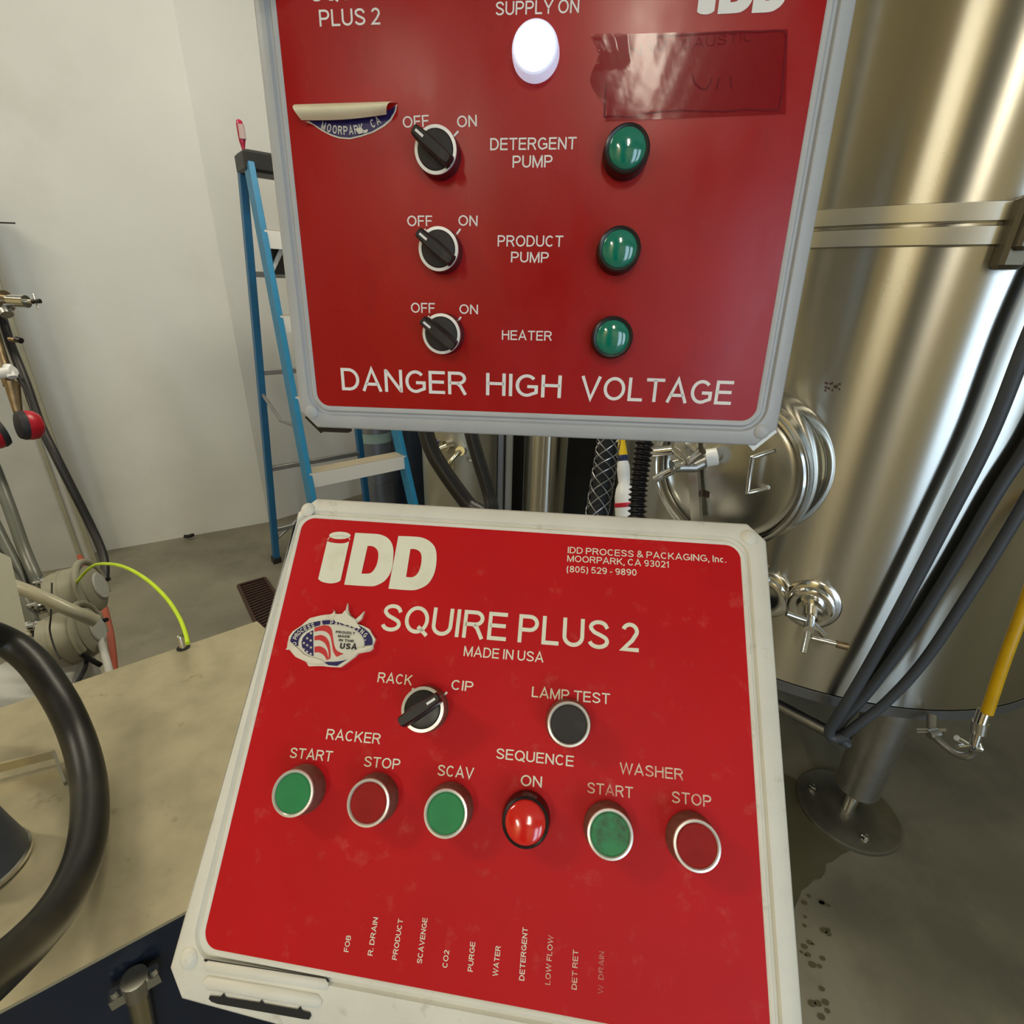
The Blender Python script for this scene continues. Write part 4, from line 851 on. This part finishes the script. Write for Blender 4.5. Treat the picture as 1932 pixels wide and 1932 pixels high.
# smaller beige-steel tank with fittings behind
b = at_d(868, 890, 2.35)
M_dullt = mat('dull_beige_steel', (0.50, 0.47, 0.37), 0.42, metal=0.8, var=0.05, scale=6)
t2 = thing('steel_tank', 'small dull stainless tank with sample valves behind the black hoses', 'tank', (b.x, b.y, 0))
r2 = .17
MB().lathe([(r2*.3, .02), (r2*.7, .10), (r2, .24), (r2, 1.9), (r2*.6, 2.0)], None, 64).build('shell', M_dullt, t2)
for k in range(3):
    a_ = -PI/2+.5+k*2*PI/3; MB().tube([(math.cos(a_)*r2*.9, math.sin(a_)*r2*.9, 0), (math.cos(a_)*r2*.9, math.sin(a_)*r2*.9, .35)], .02, 12, smooth=0).build('leg', M_steeld, t2)
def t2p(px, py, off):
    d = ray(px, py); a = d.x**2+d.y**2; bq = -2*(d.x*b.x+d.y*b.y); c = b.x**2+b.y**2-(r2+off)**2
    return EYE+d*((-bq-math.sqrt(max(bq*bq-4*a*c, 0)))/(2*a))
def t2t(nm, pts, r, m=M_brass, sm=0):
    L_ = Local(); L_.tube([t2p(*p) for p in pts], r, 12, smooth=sm); L_.build(nm, m, t2)
M_gold = mat('champagne_steel', (0.72, 0.64, 0.45), 0.18, metal=1.0)
t2t('valve', [(852, 838, 0), (840, 842, .04)], .022, M_steelp); t2t('valve', [(845, 840, .03), (824, 849, .06)], .011, M_gold); t2t('valve_handle', [(828, 845, .05), (829, 830, .05)], .007, M_gold); t2t('valve_handle', [(829, 835, .05), (818, 830, .05)], .009, M_navyink)
t2t('valve', [(873, 850, 0), (868, 851, .05)], .020, M_steelp); t2t('valve_lever', [(866, 852, .06), (852, 868, .08), (845, 876, .08)], .010, M_gold); t2t('valve', [(848, 873, .08), (842, 880, .08)], .014, M_gold)
t2t('valve_pipe', [(857, 870, .05), (856, 884, .05), (848, 897, .05)], .004, M_gold, 4); t2t('valve', [(850, 902, .04), (857, 905, .05)], .013, M_gold); t2t('valve', [(884, 868, .03), (889, 869, .03)], .007, M_steelp)
# upright steel edge posts and a narrow steel column, black shade drum behind
def upright(nm, px, py, t, wdt, dpt, h, m, label, cat_='post'):
    p = at_d(px, py, t); return tag(MB().box((0, 0, h/2), (wdt, dpt, h), bev=.006).build(nm, m, smooth=30, mw=Matrix.Translation((p.x, p.y, 0)) @ Matrix.Rotation(-math.atan2(p.x, p.y), 4, 'Z')), label, cat_)
upright('steel_post', 944, 890, 2.5, .035, .05, 2.2, M_alud, 'slim grey upright left of the black gap between the boxes')
upright('steel_post', 960, 890, 2.5, .035, .05, 2.2, M_post, 'slim cream upright beside the black gap between the boxes')
p = at_d(1028, 890, 2.3)
nc = thing('steel_column_tank', 'narrow upright stainless cylinder between two black gaps', 'tank', (p.x, p.y, 0))
MB().lathe([(.06, .02), (.098, .06), (.098, 2.1), (.05, 2.15)], None, 48).build('shell', M_steel, nc)
for k in range(3): MB().tube([(math.cos(k*2.1)*.08, math.sin(k*2.1)*.08, 0), (math.cos(k*2.1)*.08, math.sin(k*2.1)*.08, .12)], .012, 10, smooth=0).build('leg', M_steeld, nc)
p = at_d(1040, 890, 3.0); dv = thing('shade_drum', 'large black drum added as deep shade behind the narrow steel cylinder', 'tank', (p.x, p.y, 0))  # black drum added to give the gaps their deep shade
MB().lathe([(.42, 0.02), (.42, 2.4), (.3, 2.5)], None, 48).build('shade_drum_side', M_dark, dv)
MB().lathe([(.43, 0), (.43, .05)], None, 48).build('shade_drum_base', M_dark, dv)
# ================================================================== blue step ladder
e = Vector((.758, .652, 0)); g_ = Vector((-.652, .758, 0)); base6 = Vector((-.861, 1.981, 0))
def fl(z, side=0):   # front rail axis
    c = base6 + (z-.6)*(e*.043+g_*.272) + Vector((0, 0, z)); w = .443-.086*(z-.6)
    return c+e*w*side
rf_foot = Vector((-1.21, 2.272, 0)); rtop = fl(1.72)+g_*.10; 
def rl(z, side=0):
    L0 = rf_foot; L1 = rtop; c = L0.lerp(L1, z/1.72); c.z = z; w = .52-(.52-.345)*z/1.72
    return c+e*w*side
ld = thing('step_ladder', 'blue fibreglass step ladder with black cap and white-edged steps', 'ladder', (base6.x, base6.y, 0))
def lbeam(nm, a, b, wx, wy, m, up=e, bev=.002, par=ld):
    L_ = Local(); L_.beam(a, b, wx, wy, up=up, bev=bev); return L_.build(nm, m, par, smooth=30)
for s in (0, 1):
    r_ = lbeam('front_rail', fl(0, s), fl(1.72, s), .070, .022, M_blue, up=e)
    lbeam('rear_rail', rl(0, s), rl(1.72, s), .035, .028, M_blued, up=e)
# the rail web seen from the front: narrow bright face
ex = e
for z in (.3, .6, .9, 1.2, 1.5):
    L_ = Local(); a = fl(z, 0)-g_*.036; b_ = fl(z, 1)-g_*.036
    L_.beam(a+Vector((0, 0, -.031)), b_+Vector((0, 0, -.031)), .062, .004, up=-g_)
    st_ = L_.build('step', M_alu, ld, smooth=None)
    L_ = Local(); L_.beam(fl(z, 0)+Vector((0, 0, 0)), fl(z, 1)+Vector((0, 0, 0)), .004, .075, up=-g_); L_.v = [tuple(Vector(v)-ld.location) for v in L_.v]; MB.build(L_, 'tread', M_tread, st_, smooth=None)
    for s in (0, 1):
        for dz in (-.03,):
            MB().lathe([(.008, 0), (.007, .003), (.0005, .005)], zalign(fl(z, s)-ld.location-g_*.037+Vector((0, 0, dz))+e*0, -g_), 12, cap=False).build('rivet', M_alu, ld)
for z in (.5, .95, 1.35): lbeam('rear_brace', rl(z, 0), rl(z, 1), .025, .022, M_alud, up=(0, 0, 1))
lbeam('rear_brace', rl(.18, 0), rl(.18, 1), .025, .022, M_alud, up=(0, 0, 1))
for s in (0, 1):
    L_ = Local(); m0 = rl(.86, s); m1 = fl(.78, s); mid = m0.lerp(m1, .5)+Vector((0, 0, -.05)); L_.tube([m0, m0.lerp(m1, .3)+Vector((0, 0, -.03)), mid, m1], .008, 8, smooth=0); L_.build('spreader', M_alud, ld)
    L_ = Local(); L_.tube([rl(.12, s), rl(.12, s).lerp(rl(.12, 1-s), .35)+Vector((0, 0, .12))], .008, 8, smooth=0); L_.build('corner_brace', M_alud, ld)
    L_ = Local(); L_.beam(rl(0, s), rl(0.03, s), .045, .038, up=e); L_.build('foot', M_blackcap, ld)
    L_ = Local(); L_.beam(fl(0, s), fl(0.03, s), .080, .04, up=e); L_.build('foot', M_blackcap, ld)
cc = (fl(1.735, 0)+fl(1.735, 1))/2+g_*.045
L_ = Local(); L_.box(cc, (.385, .13, .07), Matrix((e, g_, Vector((0, 0, 1)))).transposed(), .01); L_.build('top_cap', M_blackcap, ld, smooth=30)
L_ = Local(); L_.box((fl(1.40, 0)+fl(1.40, 1))/2+g_*.06, (.30, .02, .10), Matrix((e, g_, Vector((0, 0, 1)))).transposed()); L_.build('tray_panel', M_black, ld, smooth=None)
L_ = Local(); L_.tube([fl(1.36, 0)+g_*.03+e*.02, fl(1.47, 0)+g_*.02+e*.09], .009, 8, smooth=0); L_.build('corner_brace', M_alu, ld)
# screwdriver standing in the cap
s0 = cc - e*.165 + g_*.02 + Vector((0, 0, .02))
sd_ = thing('screwdriver', 'screwdriver with clear red handle standing in the ladder cap', 'screwdriver', s0)
MB().lathe([(.0055, .012), (.0065, .030), (.009, .042), (.0115, .052), (.0125, .075), (.0125, .105), (.010, .116), (.004, .120)], None, 16).build('handle', M_clearred, sd_)
MB().lathe([(.0132, .058), (.0132, .104)], Matrix.Translation((.003, 0, 0)), 10, cap=False).build('handle_stripe', M_clearh, sd_)
MB().tube([(0, 0, -.03), (0, 0, .02)], .003, 8, smooth=0).build('shaft', M_steelp, sd_)

M_damp = mat('damp_concrete', (0.085, 0.078, 0.045), 0.30, var=0.12, scale=5)
fo = bpy.data.objects['floor']
dp = [(1440, 1440), (1500, 1470), (1530, 1520), (1560, 1570), (1604, 1592), (1602, 1606), (1588, 1612), (1572, 1625), (1558, 1630), (1557, 1645), (1548, 1658), (1536, 1660), (1524, 1672), (1512, 1680), (1505, 1700), (1490, 1730), (1440, 1740), (1380, 1600)]
dq = [at_z(x, y, 0.0) for x, y in dp]
MB().poly([[(p.x-fo.location.x, p.y-fo.location.y) for p in dq]], z=.0015-fo.location.z).build('damp_stain', M_damp, fo, smooth=None)
dspots = MB()
for k in range(26):
    x = 1510+random.random()*60; y = 1690+random.random()*230; p = at_z(x, y, 0)-fo.location; r = .002+random.random()*.004
    dspots.poly([[(p.x+r*1.5*math.cos(a*PI/4), p.y+r*math.sin(a*PI/4)) for a in range(8)]], z=.0016-fo.location.z)
tag(dspots.build('damp_speck', M_damp, fo, smooth=None), kind='stuff')
# ================================================================== floor grate, wall marks
gq = [at_z(*p, 0.0) for p in [(450, 1107), (500, 1093), (560, 1180), (500, 1215)]]
gr = thing('floor_grate', 'rusty brown floor drain grate beside the table corner', 'grate', gq[0])
a_, b_, c_, d_ = gq
L_ = Local()
for p, q in ((a_, b_), (b_, c_), (c_, d_), (d_, a_)): L_.beam(p+Vector((0, 0, .006)), q+Vector((0, 0, .006)), .012, .012)
L_.build('frame', M_rust, gr, smooth=None)
for i in range(1, 22):
    t = i/22; L_ = Local(); L_.beam(a_.lerp(d_, t)+Vector((0, 0, .005)), b_.lerp(c_, t)+Vector((0, 0, .005)), .008, .006); L_.build('grate_bar', M_rust, gr, smooth=None)
L_ = Local(); L_.add([p+Vector((0, 0, .0012)) for p in (a_, d_, c_, b_)], [(0, 1, 2, 3)]); L_.build('drain_pit', M_dark, gr, smooth=None)
p = at_z(355, 1012, .02); tag(MB().tube([(-.02, 0, .0), (0, 0, .0), (.03, 0, .01)], .010, 8, smooth=3).build('rubber_bumper', M_dark, mw=Matrix.Translation(p)), 'tiny black bumper at the foot of the left wall', 'bumper')

# ================================================================== steel table bottom left
TZ = .75
bl_ = at_z(-330, 1440, TZ)
tb_pts = [at_z(485, 1172, TZ), at_z(345, 1218, TZ)]
bd = (at_z(485, 1172, TZ)-at_z(130, 1292, TZ)).normalized()
bk0 = at_z(485, 1172, TZ); bk1 = at_z(130, 1292, TZ)-bd*1.6
f0 = at_z(345, 1722, TZ); f1_ = at_z(0, 1907, TZ); fd = (f0-f1_).normalized()
fR = f0+fd*.22; fL = f1_-fd*1.1
ch = at_z(507, 1192, TZ); side = (fR-ch)
poly = [fL, fR, ch, bk0, bk1]
tbt = thing('steel_table', 'steel machine top with warm reflection in its tan colour beside the tilted control box', 'machine top', (f0.x, f0.y, 0))
mb = MB(); loc0 = Vector((f0.x, f0.y, 0))
mb.poly([[(p.x-loc0.x, p.y-loc0.y) for p in poly]], z=TZ, thick=.004)
mb.build('top_plate', M_table, tbt, smooth=None)
# front panel (its dark blue holds shade and reflection) under the front edge, leaning inwards
nrm = Vector((fd.y, -fd.x, 0))
a = fL-nrm*.012-loc0; b2 = fR-nrm*.012-loc0
ins = [(fL, fR), (fR, ch), (ch, bk0), (bk0, bk1), (bk1, fL)]
body = MB(); pin = [Vector(p)-loc0 for p in poly]; cen_ = sum(pin, Vector())/5
pin = [cen_+(p-cen_)*.985 for p in pin]
vs = [(p.x, p.y, TZ-.004) for p in pin]+[(p.x, p.y, .06) for p in pin]
body.add(vs, [(i, (i+1) % 5, 5+(i+1) % 5, 5+i)[::-1] for i in range(5)]+[(5, 6, 7, 8, 9)[::-1]])
body.build('cabinet', M_navy, tbt, smooth=None)
mb = MB(); mb.beam(a+Vector((0, 0, TZ-.006)), b2+Vector((0, 0, TZ-.006)), .006, .008); mb.build('edge_trim', M_black, tbt, smooth=None)
for (u, w_) in ((.1, .1), (.9, .1), (.9, .9), (.1, .9)):
    pp = pin[0].lerp(pin[1], u).lerp(pin[4].lerp(pin[2], u), w_); mb = MB(); mb.lathe([(.03, 0), (.03, .02), (.015, .025), (.015, .07)], Matrix.Translation((pp.x, pp.y, 0)), 16); mb.build('foot', M_black, tbt)
p = at_z(346, 1222, TZ)
mb = MB(); mb.lathe([(.0055, -.01), (.0055, .022), (.0045, .024), (.0005, .024)], Matrix.Translation(p-loc0), 14, cap=False); mb.build('locating_pin', M_steelp, tbt)
mb = MB(); mb.lathe([(.010, .0005), (.0005, .0007)], Matrix.Translation(p-loc0), 20, cap=False); mb.build('pin_hole', M_dark, tbt)
# latch bar on the top (flat steel hook)
def T3(px, py, z): return at_z(px, py, z)
lt = thing('steel_bracket', 'bent flat steel bracket on the machine top inside the hose loop', 'bracket', T3(100, 1430, TZ))
L_ = Local(); L_.beam(T3(-120, 1478, TZ+.016), T3(103, 1422, TZ+.016), .003, .012, up=(0, 0, 1)); 
L_.v = [v for v in L_.v]; L_.build('arm', M_table, lt, smooth=None)
L_ = Local(); L_.beam(T3(103, 1421, TZ+.017), T3(124, 1480, TZ+.001), .003, .012, up=(0, 0, 1)); L_.build('hook', M_steelm, lt, smooth=None)
# dark grey tapering cylinder end at the left edge
hc = T3(-40, 1640, TZ+.001)
vv = thing('steel_cup', 'dark steel cup-shaped part at the left edge inside the hose loop', 'machine part', hc)
MB().lathe([(.036, .0), (.040, .004), (.040, .010), (.035, .04), (.030, .075), (.010, .08)], None, 40).build('body', M_hoseg, vv)
MB().lathe([(.040, .001), (.042, .002), (.042, .006), (.040, .008)], None, 40, cap=False).build('rim', M_steelm, vv)
# big black hose loop
tag(Local().tube([T3(-110, 1172, .95), T3(0, 1205, .89), T3(60, 1246, .86), T3(112, 1318, .83), T3(146, 1390, .80), T3(165, 1460, .785), T3(170, 1530, .78), T3(162, 1600, .78), T3(138, 1665, .785), T3(105, 1720, .80), T3(60, 1772, .82), T3(0, 1828, .85), T3(-120, 1930, .90)], .0168, 28, smooth=8).build('rubber_hose', M_rubber), 'thick black rubber hose looping over the machine top', 'hose')
# pipe with clamp under the front edge
pa = T3(256, 1815, TZ-.05)+nrm*.022; pe = T3(290, 1965, TZ-.22)+nrm*.03; d_ = pe-pa
L_ = Local(); L_.tube([pa, pe], .0090, 20, smooth=0); L_.build('pipe', M_gold, tbt)
L_ = Local(); L_.tube([pa-d_*.08, pa+d_*.06], .0106, 16, smooth=0); L_.build('pipe_collar', M_steelm, tbt)
for k in (-1, 1):
    L_ = Local(); L_.tube([pa+fd*.0145*k-Vector((0, 0, .009)), pa+fd*.015*k+Vector((0, 0, .010))], .0030, 10, smooth=0); L_.build('clamp_bolt', M_steelp, tbt)
L_ = Local(); L_.beam(pa-fd*.019, pa+fd*.019, .012, .012); L_.build('clamp_bar', M_steelm, tbt, smooth=None)

# ================================================================== left edge: post, tubes, pumps
ps = at_d(120, 1050, 1.95)
rz = Matrix.Rotation(.55, 3, 'Z')
po = thing('steel_post', 'off-white boxed post at the left edge before the wall', 'post', (at_z(150, 1075, 0).x, at_z(150, 1075, 0).y, 0))
pr_ = at_z(185, 1062, 0); pl_ = pr_ - Vector((.35, .17, 0))
d1 = (pr_-pl_).normalized()
L_ = Local(); L_.beam(Vector((pl_.x, pl_.y, 0)), Vector((pl_.x, pl_.y, 0))+Vector((0, 0, .75)), .10, .5, up=(d1.y*-1, d1.x, 0))
L_.v = []; L_.f = []
def postbox(nm, c0, c1, z0, z1, th, m):
    dd_ = (c1-c0); L_ = Local(); n_ = Vector((-dd_.y, dd_.x, 0)).normalized()*th
    vs = [c0+Vector((0, 0, z0)), c1+Vector((0, 0, z0)), c1+n_+Vector((0, 0, z0)), c0+n_+Vector((0, 0, z0))]
    vs += [v+Vector((0, 0, z1-z0)) for v in vs]
    L_.add(vs, [(0, 1, 5, 4), (1, 2, 6, 5), (2, 3, 7, 6), (3, 0, 4, 7), (4, 5, 6, 7), (3, 2, 1, 0)]); return L_.build(nm, m, po, smooth=None)
postbox('web', pl_, pr_-d1*.02, 0, 1.6, .06, M_post)
postbox('edge_strip', pr_-d1*.065, pr_-d1*.05, 0, 1.6, -.008, M_plastic)
postbox('edge_strip', pr_-d1*.02, pr_, 0, 1.6, -.01, M_plastic)
# grey and clear tubes descending on the left
TD = 1.25
def ltube(pts, r, m, label, grp=None, nm='tube'): return hose(nm, td(pts), r, m, label, 'tube', grp, sm=7, seg=14)
ltube([(-70, 780, 1.25), (-25, 850, 1.25), (15, 950, 1.23), (45, 1035, 1.22), (66, 1085, 1.2), (76, 1112, 1.2)], .0130, M_tube, 'grey tube at the left edge, the one ending highest at a bright clamp')
ltube([(-90, 850, 1.22), (-40, 930, 1.22), (0, 1010, 1.21), (35, 1080, 1.2), (56, 1130, 1.19), (66, 1150, 1.18)], .0125, M_tube, 'grey tube at the left edge, middle of the three')
ltube([(-95, 930, 1.2), (-40, 1010, 1.19), (0, 1060, 1.18), (35, 1110, 1.16), (55, 1150, 1.15), (66, 1190, 1.14)], .0120, M_tube, 'grey tube at the left edge, the one ending lowest')
ltube([(-60, 800, 1.3), (-5, 900, 1.28), (40, 1010, 1.26), (66, 1075, 1.25), (84, 1105, 1.25)], .0060, M_tubel, 'thin pale tube between the grey tubes on the left')
ltube([(-80, 1080, 1.05), (0, 1098, 1.04), (60, 1118, 1.04), (130, 1150, 1.05), (182, 1172, 1.08)], .0130, M_tubel, 'yellowed clear tube crossing in front of the white pumps')
for i, (x, y, t) in enumerate(((82, 1104, 1.19), (72, 1146, 1.16), (66, 1186, 1.12))):
    L_ = Local(); c = at_d(x, y, t); 
    for k, rr in ((-1, .0165), (0, .0150), (1, .0175)): L_.lathe([(rr*.8, -.003), (rr, 0), (rr, .004), (rr*.8, .006)], zalign(c+Vector((0, 0, .010*k)), (0.1, .05, 1)), 20)
    tag(L_.build('tube_clamp', M_steelp), ['shiny steel tube clamp, uppermost of three on the left', 'shiny steel tube clamp, middle of three on the left', 'shiny steel tube clamp, lowest of three on the left'][i], 'clamp')
# white pumps
def pump(px, py, t, label, r=.062):
    c = at_d(px, py, t); g = thing('pump', label, 'pump', (c.x, c.y, c.z))
    axd = Vector((.55, .25, .12)).normalized(); m = zalign(Vector((0, 0, 0)), axd)
    MB().lathe([(.02, -.050), (r*.8, -.048), (r*.97, -.042), (r, -.034), (r, .015), (r*.9, .035), (r*.6, .045), (.01, .048)], m, 40).build('housing', M_plastic, g)
    MB().lathe([(r*1.0, -.022), (r*1.03, -.02), (r*1.03, -.012), (r*1.0, -.01)], m, 40, cap=False).build('rib', M_plastic, g)
    MB().box((-.045, -.0, -.045), (.06, .06, .06), Matrix.Rotation(.4, 3, 'Z'), .012).build('manifold', M_plastic, g)
    MB().box((-.03, -.05, .0), (.03, .02, .03), Matrix.Rotation(.4, 3, 'Z'), .004).build('bolt', M_steeld, g)
    arc_ = [m @ Vector((math.cos(a)*(r+.006), math.sin(a)*(r+.006), .030)) for a in [math.radians(q) for q in range(-40, 200, 12)]]
    MB().tube(arc_, .0075, 10, smooth=0).build('lip', M_plastic, g)
    MB().lathe([(r*.55, .0465), (r*.50, .0495), (.0005, .050)], m, 28, cap=False).build('cover', M_post, g)
    MB().tube([m @ Vector((r*.93, -.02, -.03)), m @ Vector((r*.98, -.015, .0)), m @ Vector((r*.8, -.01, .05))], .005, 8).build('dark_gap', M_dark, g)  # dark tube drawn along the gap in the housing
    return g
pump(148, 1118, 1.22, 'off-white pump housing, the upper one behind the clear tube'); pump(140, 1200, 1.14, 'off-white pump housing, the lower one behind the clear tube', .060)
def sup(name, a, b, w1, w2, m, label, cat_): return tag(Local().beam(a, b, w1, w2).build(name, m, smooth=None), label, cat_)
c = at_d(95, 1300, 1.12); p_ = Vector((c.x-.06, c.y+.03, .24))
lowp = [o for o in bpy.data.objects if o.get('label', '').startswith('off-white pump housing, the lower')][0]
MB().box((0, 0, 0), (.18, .18, .48), Matrix.Rotation(.5, 3, 'Z'), .01).build('base', M_post, lowp, smooth=30, mw=Matrix.Translation(p_-lowp.location))
# tan slanting board at left edge
a = at_d(-60, 1080, .88); 
tag(Local().add([at_d(*q) for q in ((-80, 1050, .9), (0, 1042, .9), (20, 1052, .9), (56, 1215, .86), (40, 1230, .86), (-80, 1150, .86))] + [at_d(*q) for q in ((-80, 1050, .93), (0, 1042, .93), (20, 1052, .93), (56, 1215, .89), (40, 1230, .89), (-80, 1150, .89))], [(0, 5, 4, 3, 2, 1), (6, 7, 8, 9, 10, 11)]+[(i, (i+1) % 6, 6+(i+1) % 6, 6+i) for i in range(6)]).build('side_plate', M_plastic, smooth=None), 'stained cream side plate above the hose loop at the left edge', 'plate')
# cords
hose('cable', td([(-40, 500, 1.35), (0, 590, 1.34), (20, 650, 1.34), (48, 720, 1.33), (76, 800, 1.33), (105, 860, 1.33), (135, 920, 1.35), (170, 990, 1.38), (192, 1040, 1.38), (198, 1075, 1.36), (192, 1110, 1.33), (165, 1142, 1.27)]), .0105, M_cable, 'dark cable hanging down the left wall and curling behind the pumps', 'cable', seg=12)
hose('cord', td([(136, 1112, 1.20), (150, 1092, 1.15), (175, 1068, 1.1), (205, 1064, 1.02), (240, 1072, .96), (280, 1096, .90), (315, 1130, .86), (338, 1165, .83), (350, 1195, .80), (354, 1214, .78)]), .0032, M_yg, 'lime green cord arching from the pumps to the machine top', 'cord', seg=10)
hose('hose', td([(150, 1050, 1.9), (165, 1075, 1.8), (188, 1120, 1.6), (205, 1180, 1.4), (212, 1230, 1.25), (216, 1290, 1.15)]), .0085, M_orange, 'rusty red hose running behind the pumps to the machine top', 'hose')
hose('tube', td([(178, 1170, 1.2), (190, 1210, 1.15), (205, 1262, 1.08), (212, 1310, 1.02)]), .0075, M_post, 'short whitish tube beside the rusty red hose', 'tube')
hose('cable', td([(180, 1205, 1.2), (165, 1240, 1.15), (160, 1262, 1.1), (138, 1300, 1.0)]), .0045, M_dark, 'short black lead below the lower pump', 'cable', seg=10)
hose('cable', td([(152, 1233, 1.1), (168, 1243, 1.12), (190, 1255, 1.14)]), .0055, M_dark, 'stubby black plug lead below the lower pump', 'cable', seg=10)
hose('wire', td([(98, 1100, 1.12), (96, 1160, 1.05), (94, 1190, 1.04), (104, 1225, 1.03), (114, 1243, 1.02)]), .0016, M_dark, 'thin dark wire bent down over the white pumps', 'wire', seg=8)
# regulator on an upright pipe at the left edge
rg = thing('pressure_regulator', 'steel regulator with T screw on the upright pipe at the left edge', 'regulator', at_d(10, 565, 1.30))
def rt(nm, pts, r, m=M_steelp, sm=0, par=rg): 
    L_ = Local(); L_.tube(td(pts), r, 14, smooth=sm); return L_.build(nm, m, par)
rt('body', [(-30, 567, 1.3), (12, 568, 1.3)], .026, M_brass); rt('bonnet', [(8, 567, 1.3), (50, 569, 1.3)], .0155); rt('stem', [(50, 569, 1.3), (62, 569, 1.3)], .006); rt('screw', [(60, 569, 1.3), (76, 568, 1.3)], .0055, M_black); rt('t_bar', [(62, 555, 1.3), (72, 583, 1.3)], .0022, M_steelp); rt('port_nut', [(2, 575, 1.3), (14, 594, 1.3)], .014, M_steeld)
hose('pipe', td([(-30, 560, 1.31), (-8, 640, 1.31), (10, 700, 1.31), (18, 728, 1.31)]), .013, M_brass, 'brownish upright pipe at the left edge above the ear muffs', 'pipe')
rt2 = thing('pipe_clamp', 'whitish metal clamp on the brownish pipe at the left edge', 'clamp', at_d(15, 700, 1.28))
rt('jaw', [(-8, 706, 1.28), (26, 700, 1.28)], .013, M_alu, par=rt2); rt('screw', [(14, 690, 1.28), (24, 712, 1.28)], .010, M_alu, par=rt2)
rt3 = thing('hose_fitting', 'small dark fitting with ring sticking out beside the dark cable', 'fitting', at_d(30, 640, 1.30))
rt('stub', [(18, 640, 1.3), (34, 642, 1.3)], .006, M_brass, par=rt3); rt('ring', [(31, 640, 1.3), (40, 643, 1.3)], .0075, M_black, par=rt3)
hose('pipe', td([(22, 722, 1.31), (28, 750, 1.31), (34, 778, 1.31)]), .014, M_brass, 'short brown pipe end just above the red ear cup', 'pipe', rf=lambda t: 1.2-.5*t)
em = thing('ear_muffs', 'red and black ear muffs hanging at the left edge', 'ear muffs', at_d(20, 800, 1.22))
def cup(px, py, dirx):
    c = at_d(px, py, 1.22)-em.location; d = Vector((dirx, .80 if dirx > 0 else -.8, -.12)).normalized(); m = zalign(c, d)
    k = MB().lathe([(.020, -.006), (.031, -.004), (.035, .004), (.035, .012), (.030, .016)], m, 28).build('cushion', M_earblk, em)
    MB().lathe([(.035, .010), (.036, .016), (.034, .028), (.026, .038), (.012, .043), (.0005, .044)], m, 28, cap=False).build('ear_cup', M_earred, em)
cup(38, 803, .5); cup(4, 815, -.5)
L_ = Local(); L_.tube(td([(60, 815, 1.22), (64, 790, 1.24), (50, 740, 1.28), (15, 700, 1.3), (-40, 730, 1.28), (-50, 800, 1.24)]), .004, 8, smooth=5); L_.build('headband', M_black, em)
hose('rod', td([(-60, 418, 1.5), (28, 421, 1.5)]), .0022, M_black, 'thin black rod sticking in from the left edge against the wall', 'rod', sm=0)

# ================================================================== behind the viewer: blocks added for the steel to reflect
tag(MB().box((0, 0, 2.05), (.95, .3, 4.1), bev=.02).build('dark_stripe_block', M_darkstripe, smooth=30, mw=Matrix.Translation((-.85, -4.35, 0))), 'tall dark grey block added behind the viewer for a dark stripe on the steel tank', 'cabinet')
tag(MB().box((0, 0, 1.7), (.55, .08, 3.4), bev=.01).build('yellow_stripe_board', M_yellowstripe, smooth=30, mw=Matrix.Translation((-2.45, -4.52, 0))), 'cream yellow board added behind the viewer for a yellow stripe on the steel tank', 'reflected block')

# ------------------------------------------------------------------ groups of repeats
GROUPS = (('dark grey hose', 'dark grey hoses on the steel tank'), ('thick black rubber hose between', 'thick black hoses between the boxes'), ('grey tube at the left edge', 'grey tubes at the left edge'),
          ('shiny steel tube clamp', 'steel tube clamps on the left'), ('off-white pump housing', 'off-white pumps'), ('strip lamp hanging', 'ceiling strip lamps'))
for o in list(scene.objects):
    if o.parent is None and 'label' in o:
        for a, g in GROUPS:
            if o['label'].startswith(a): o['group'] = g
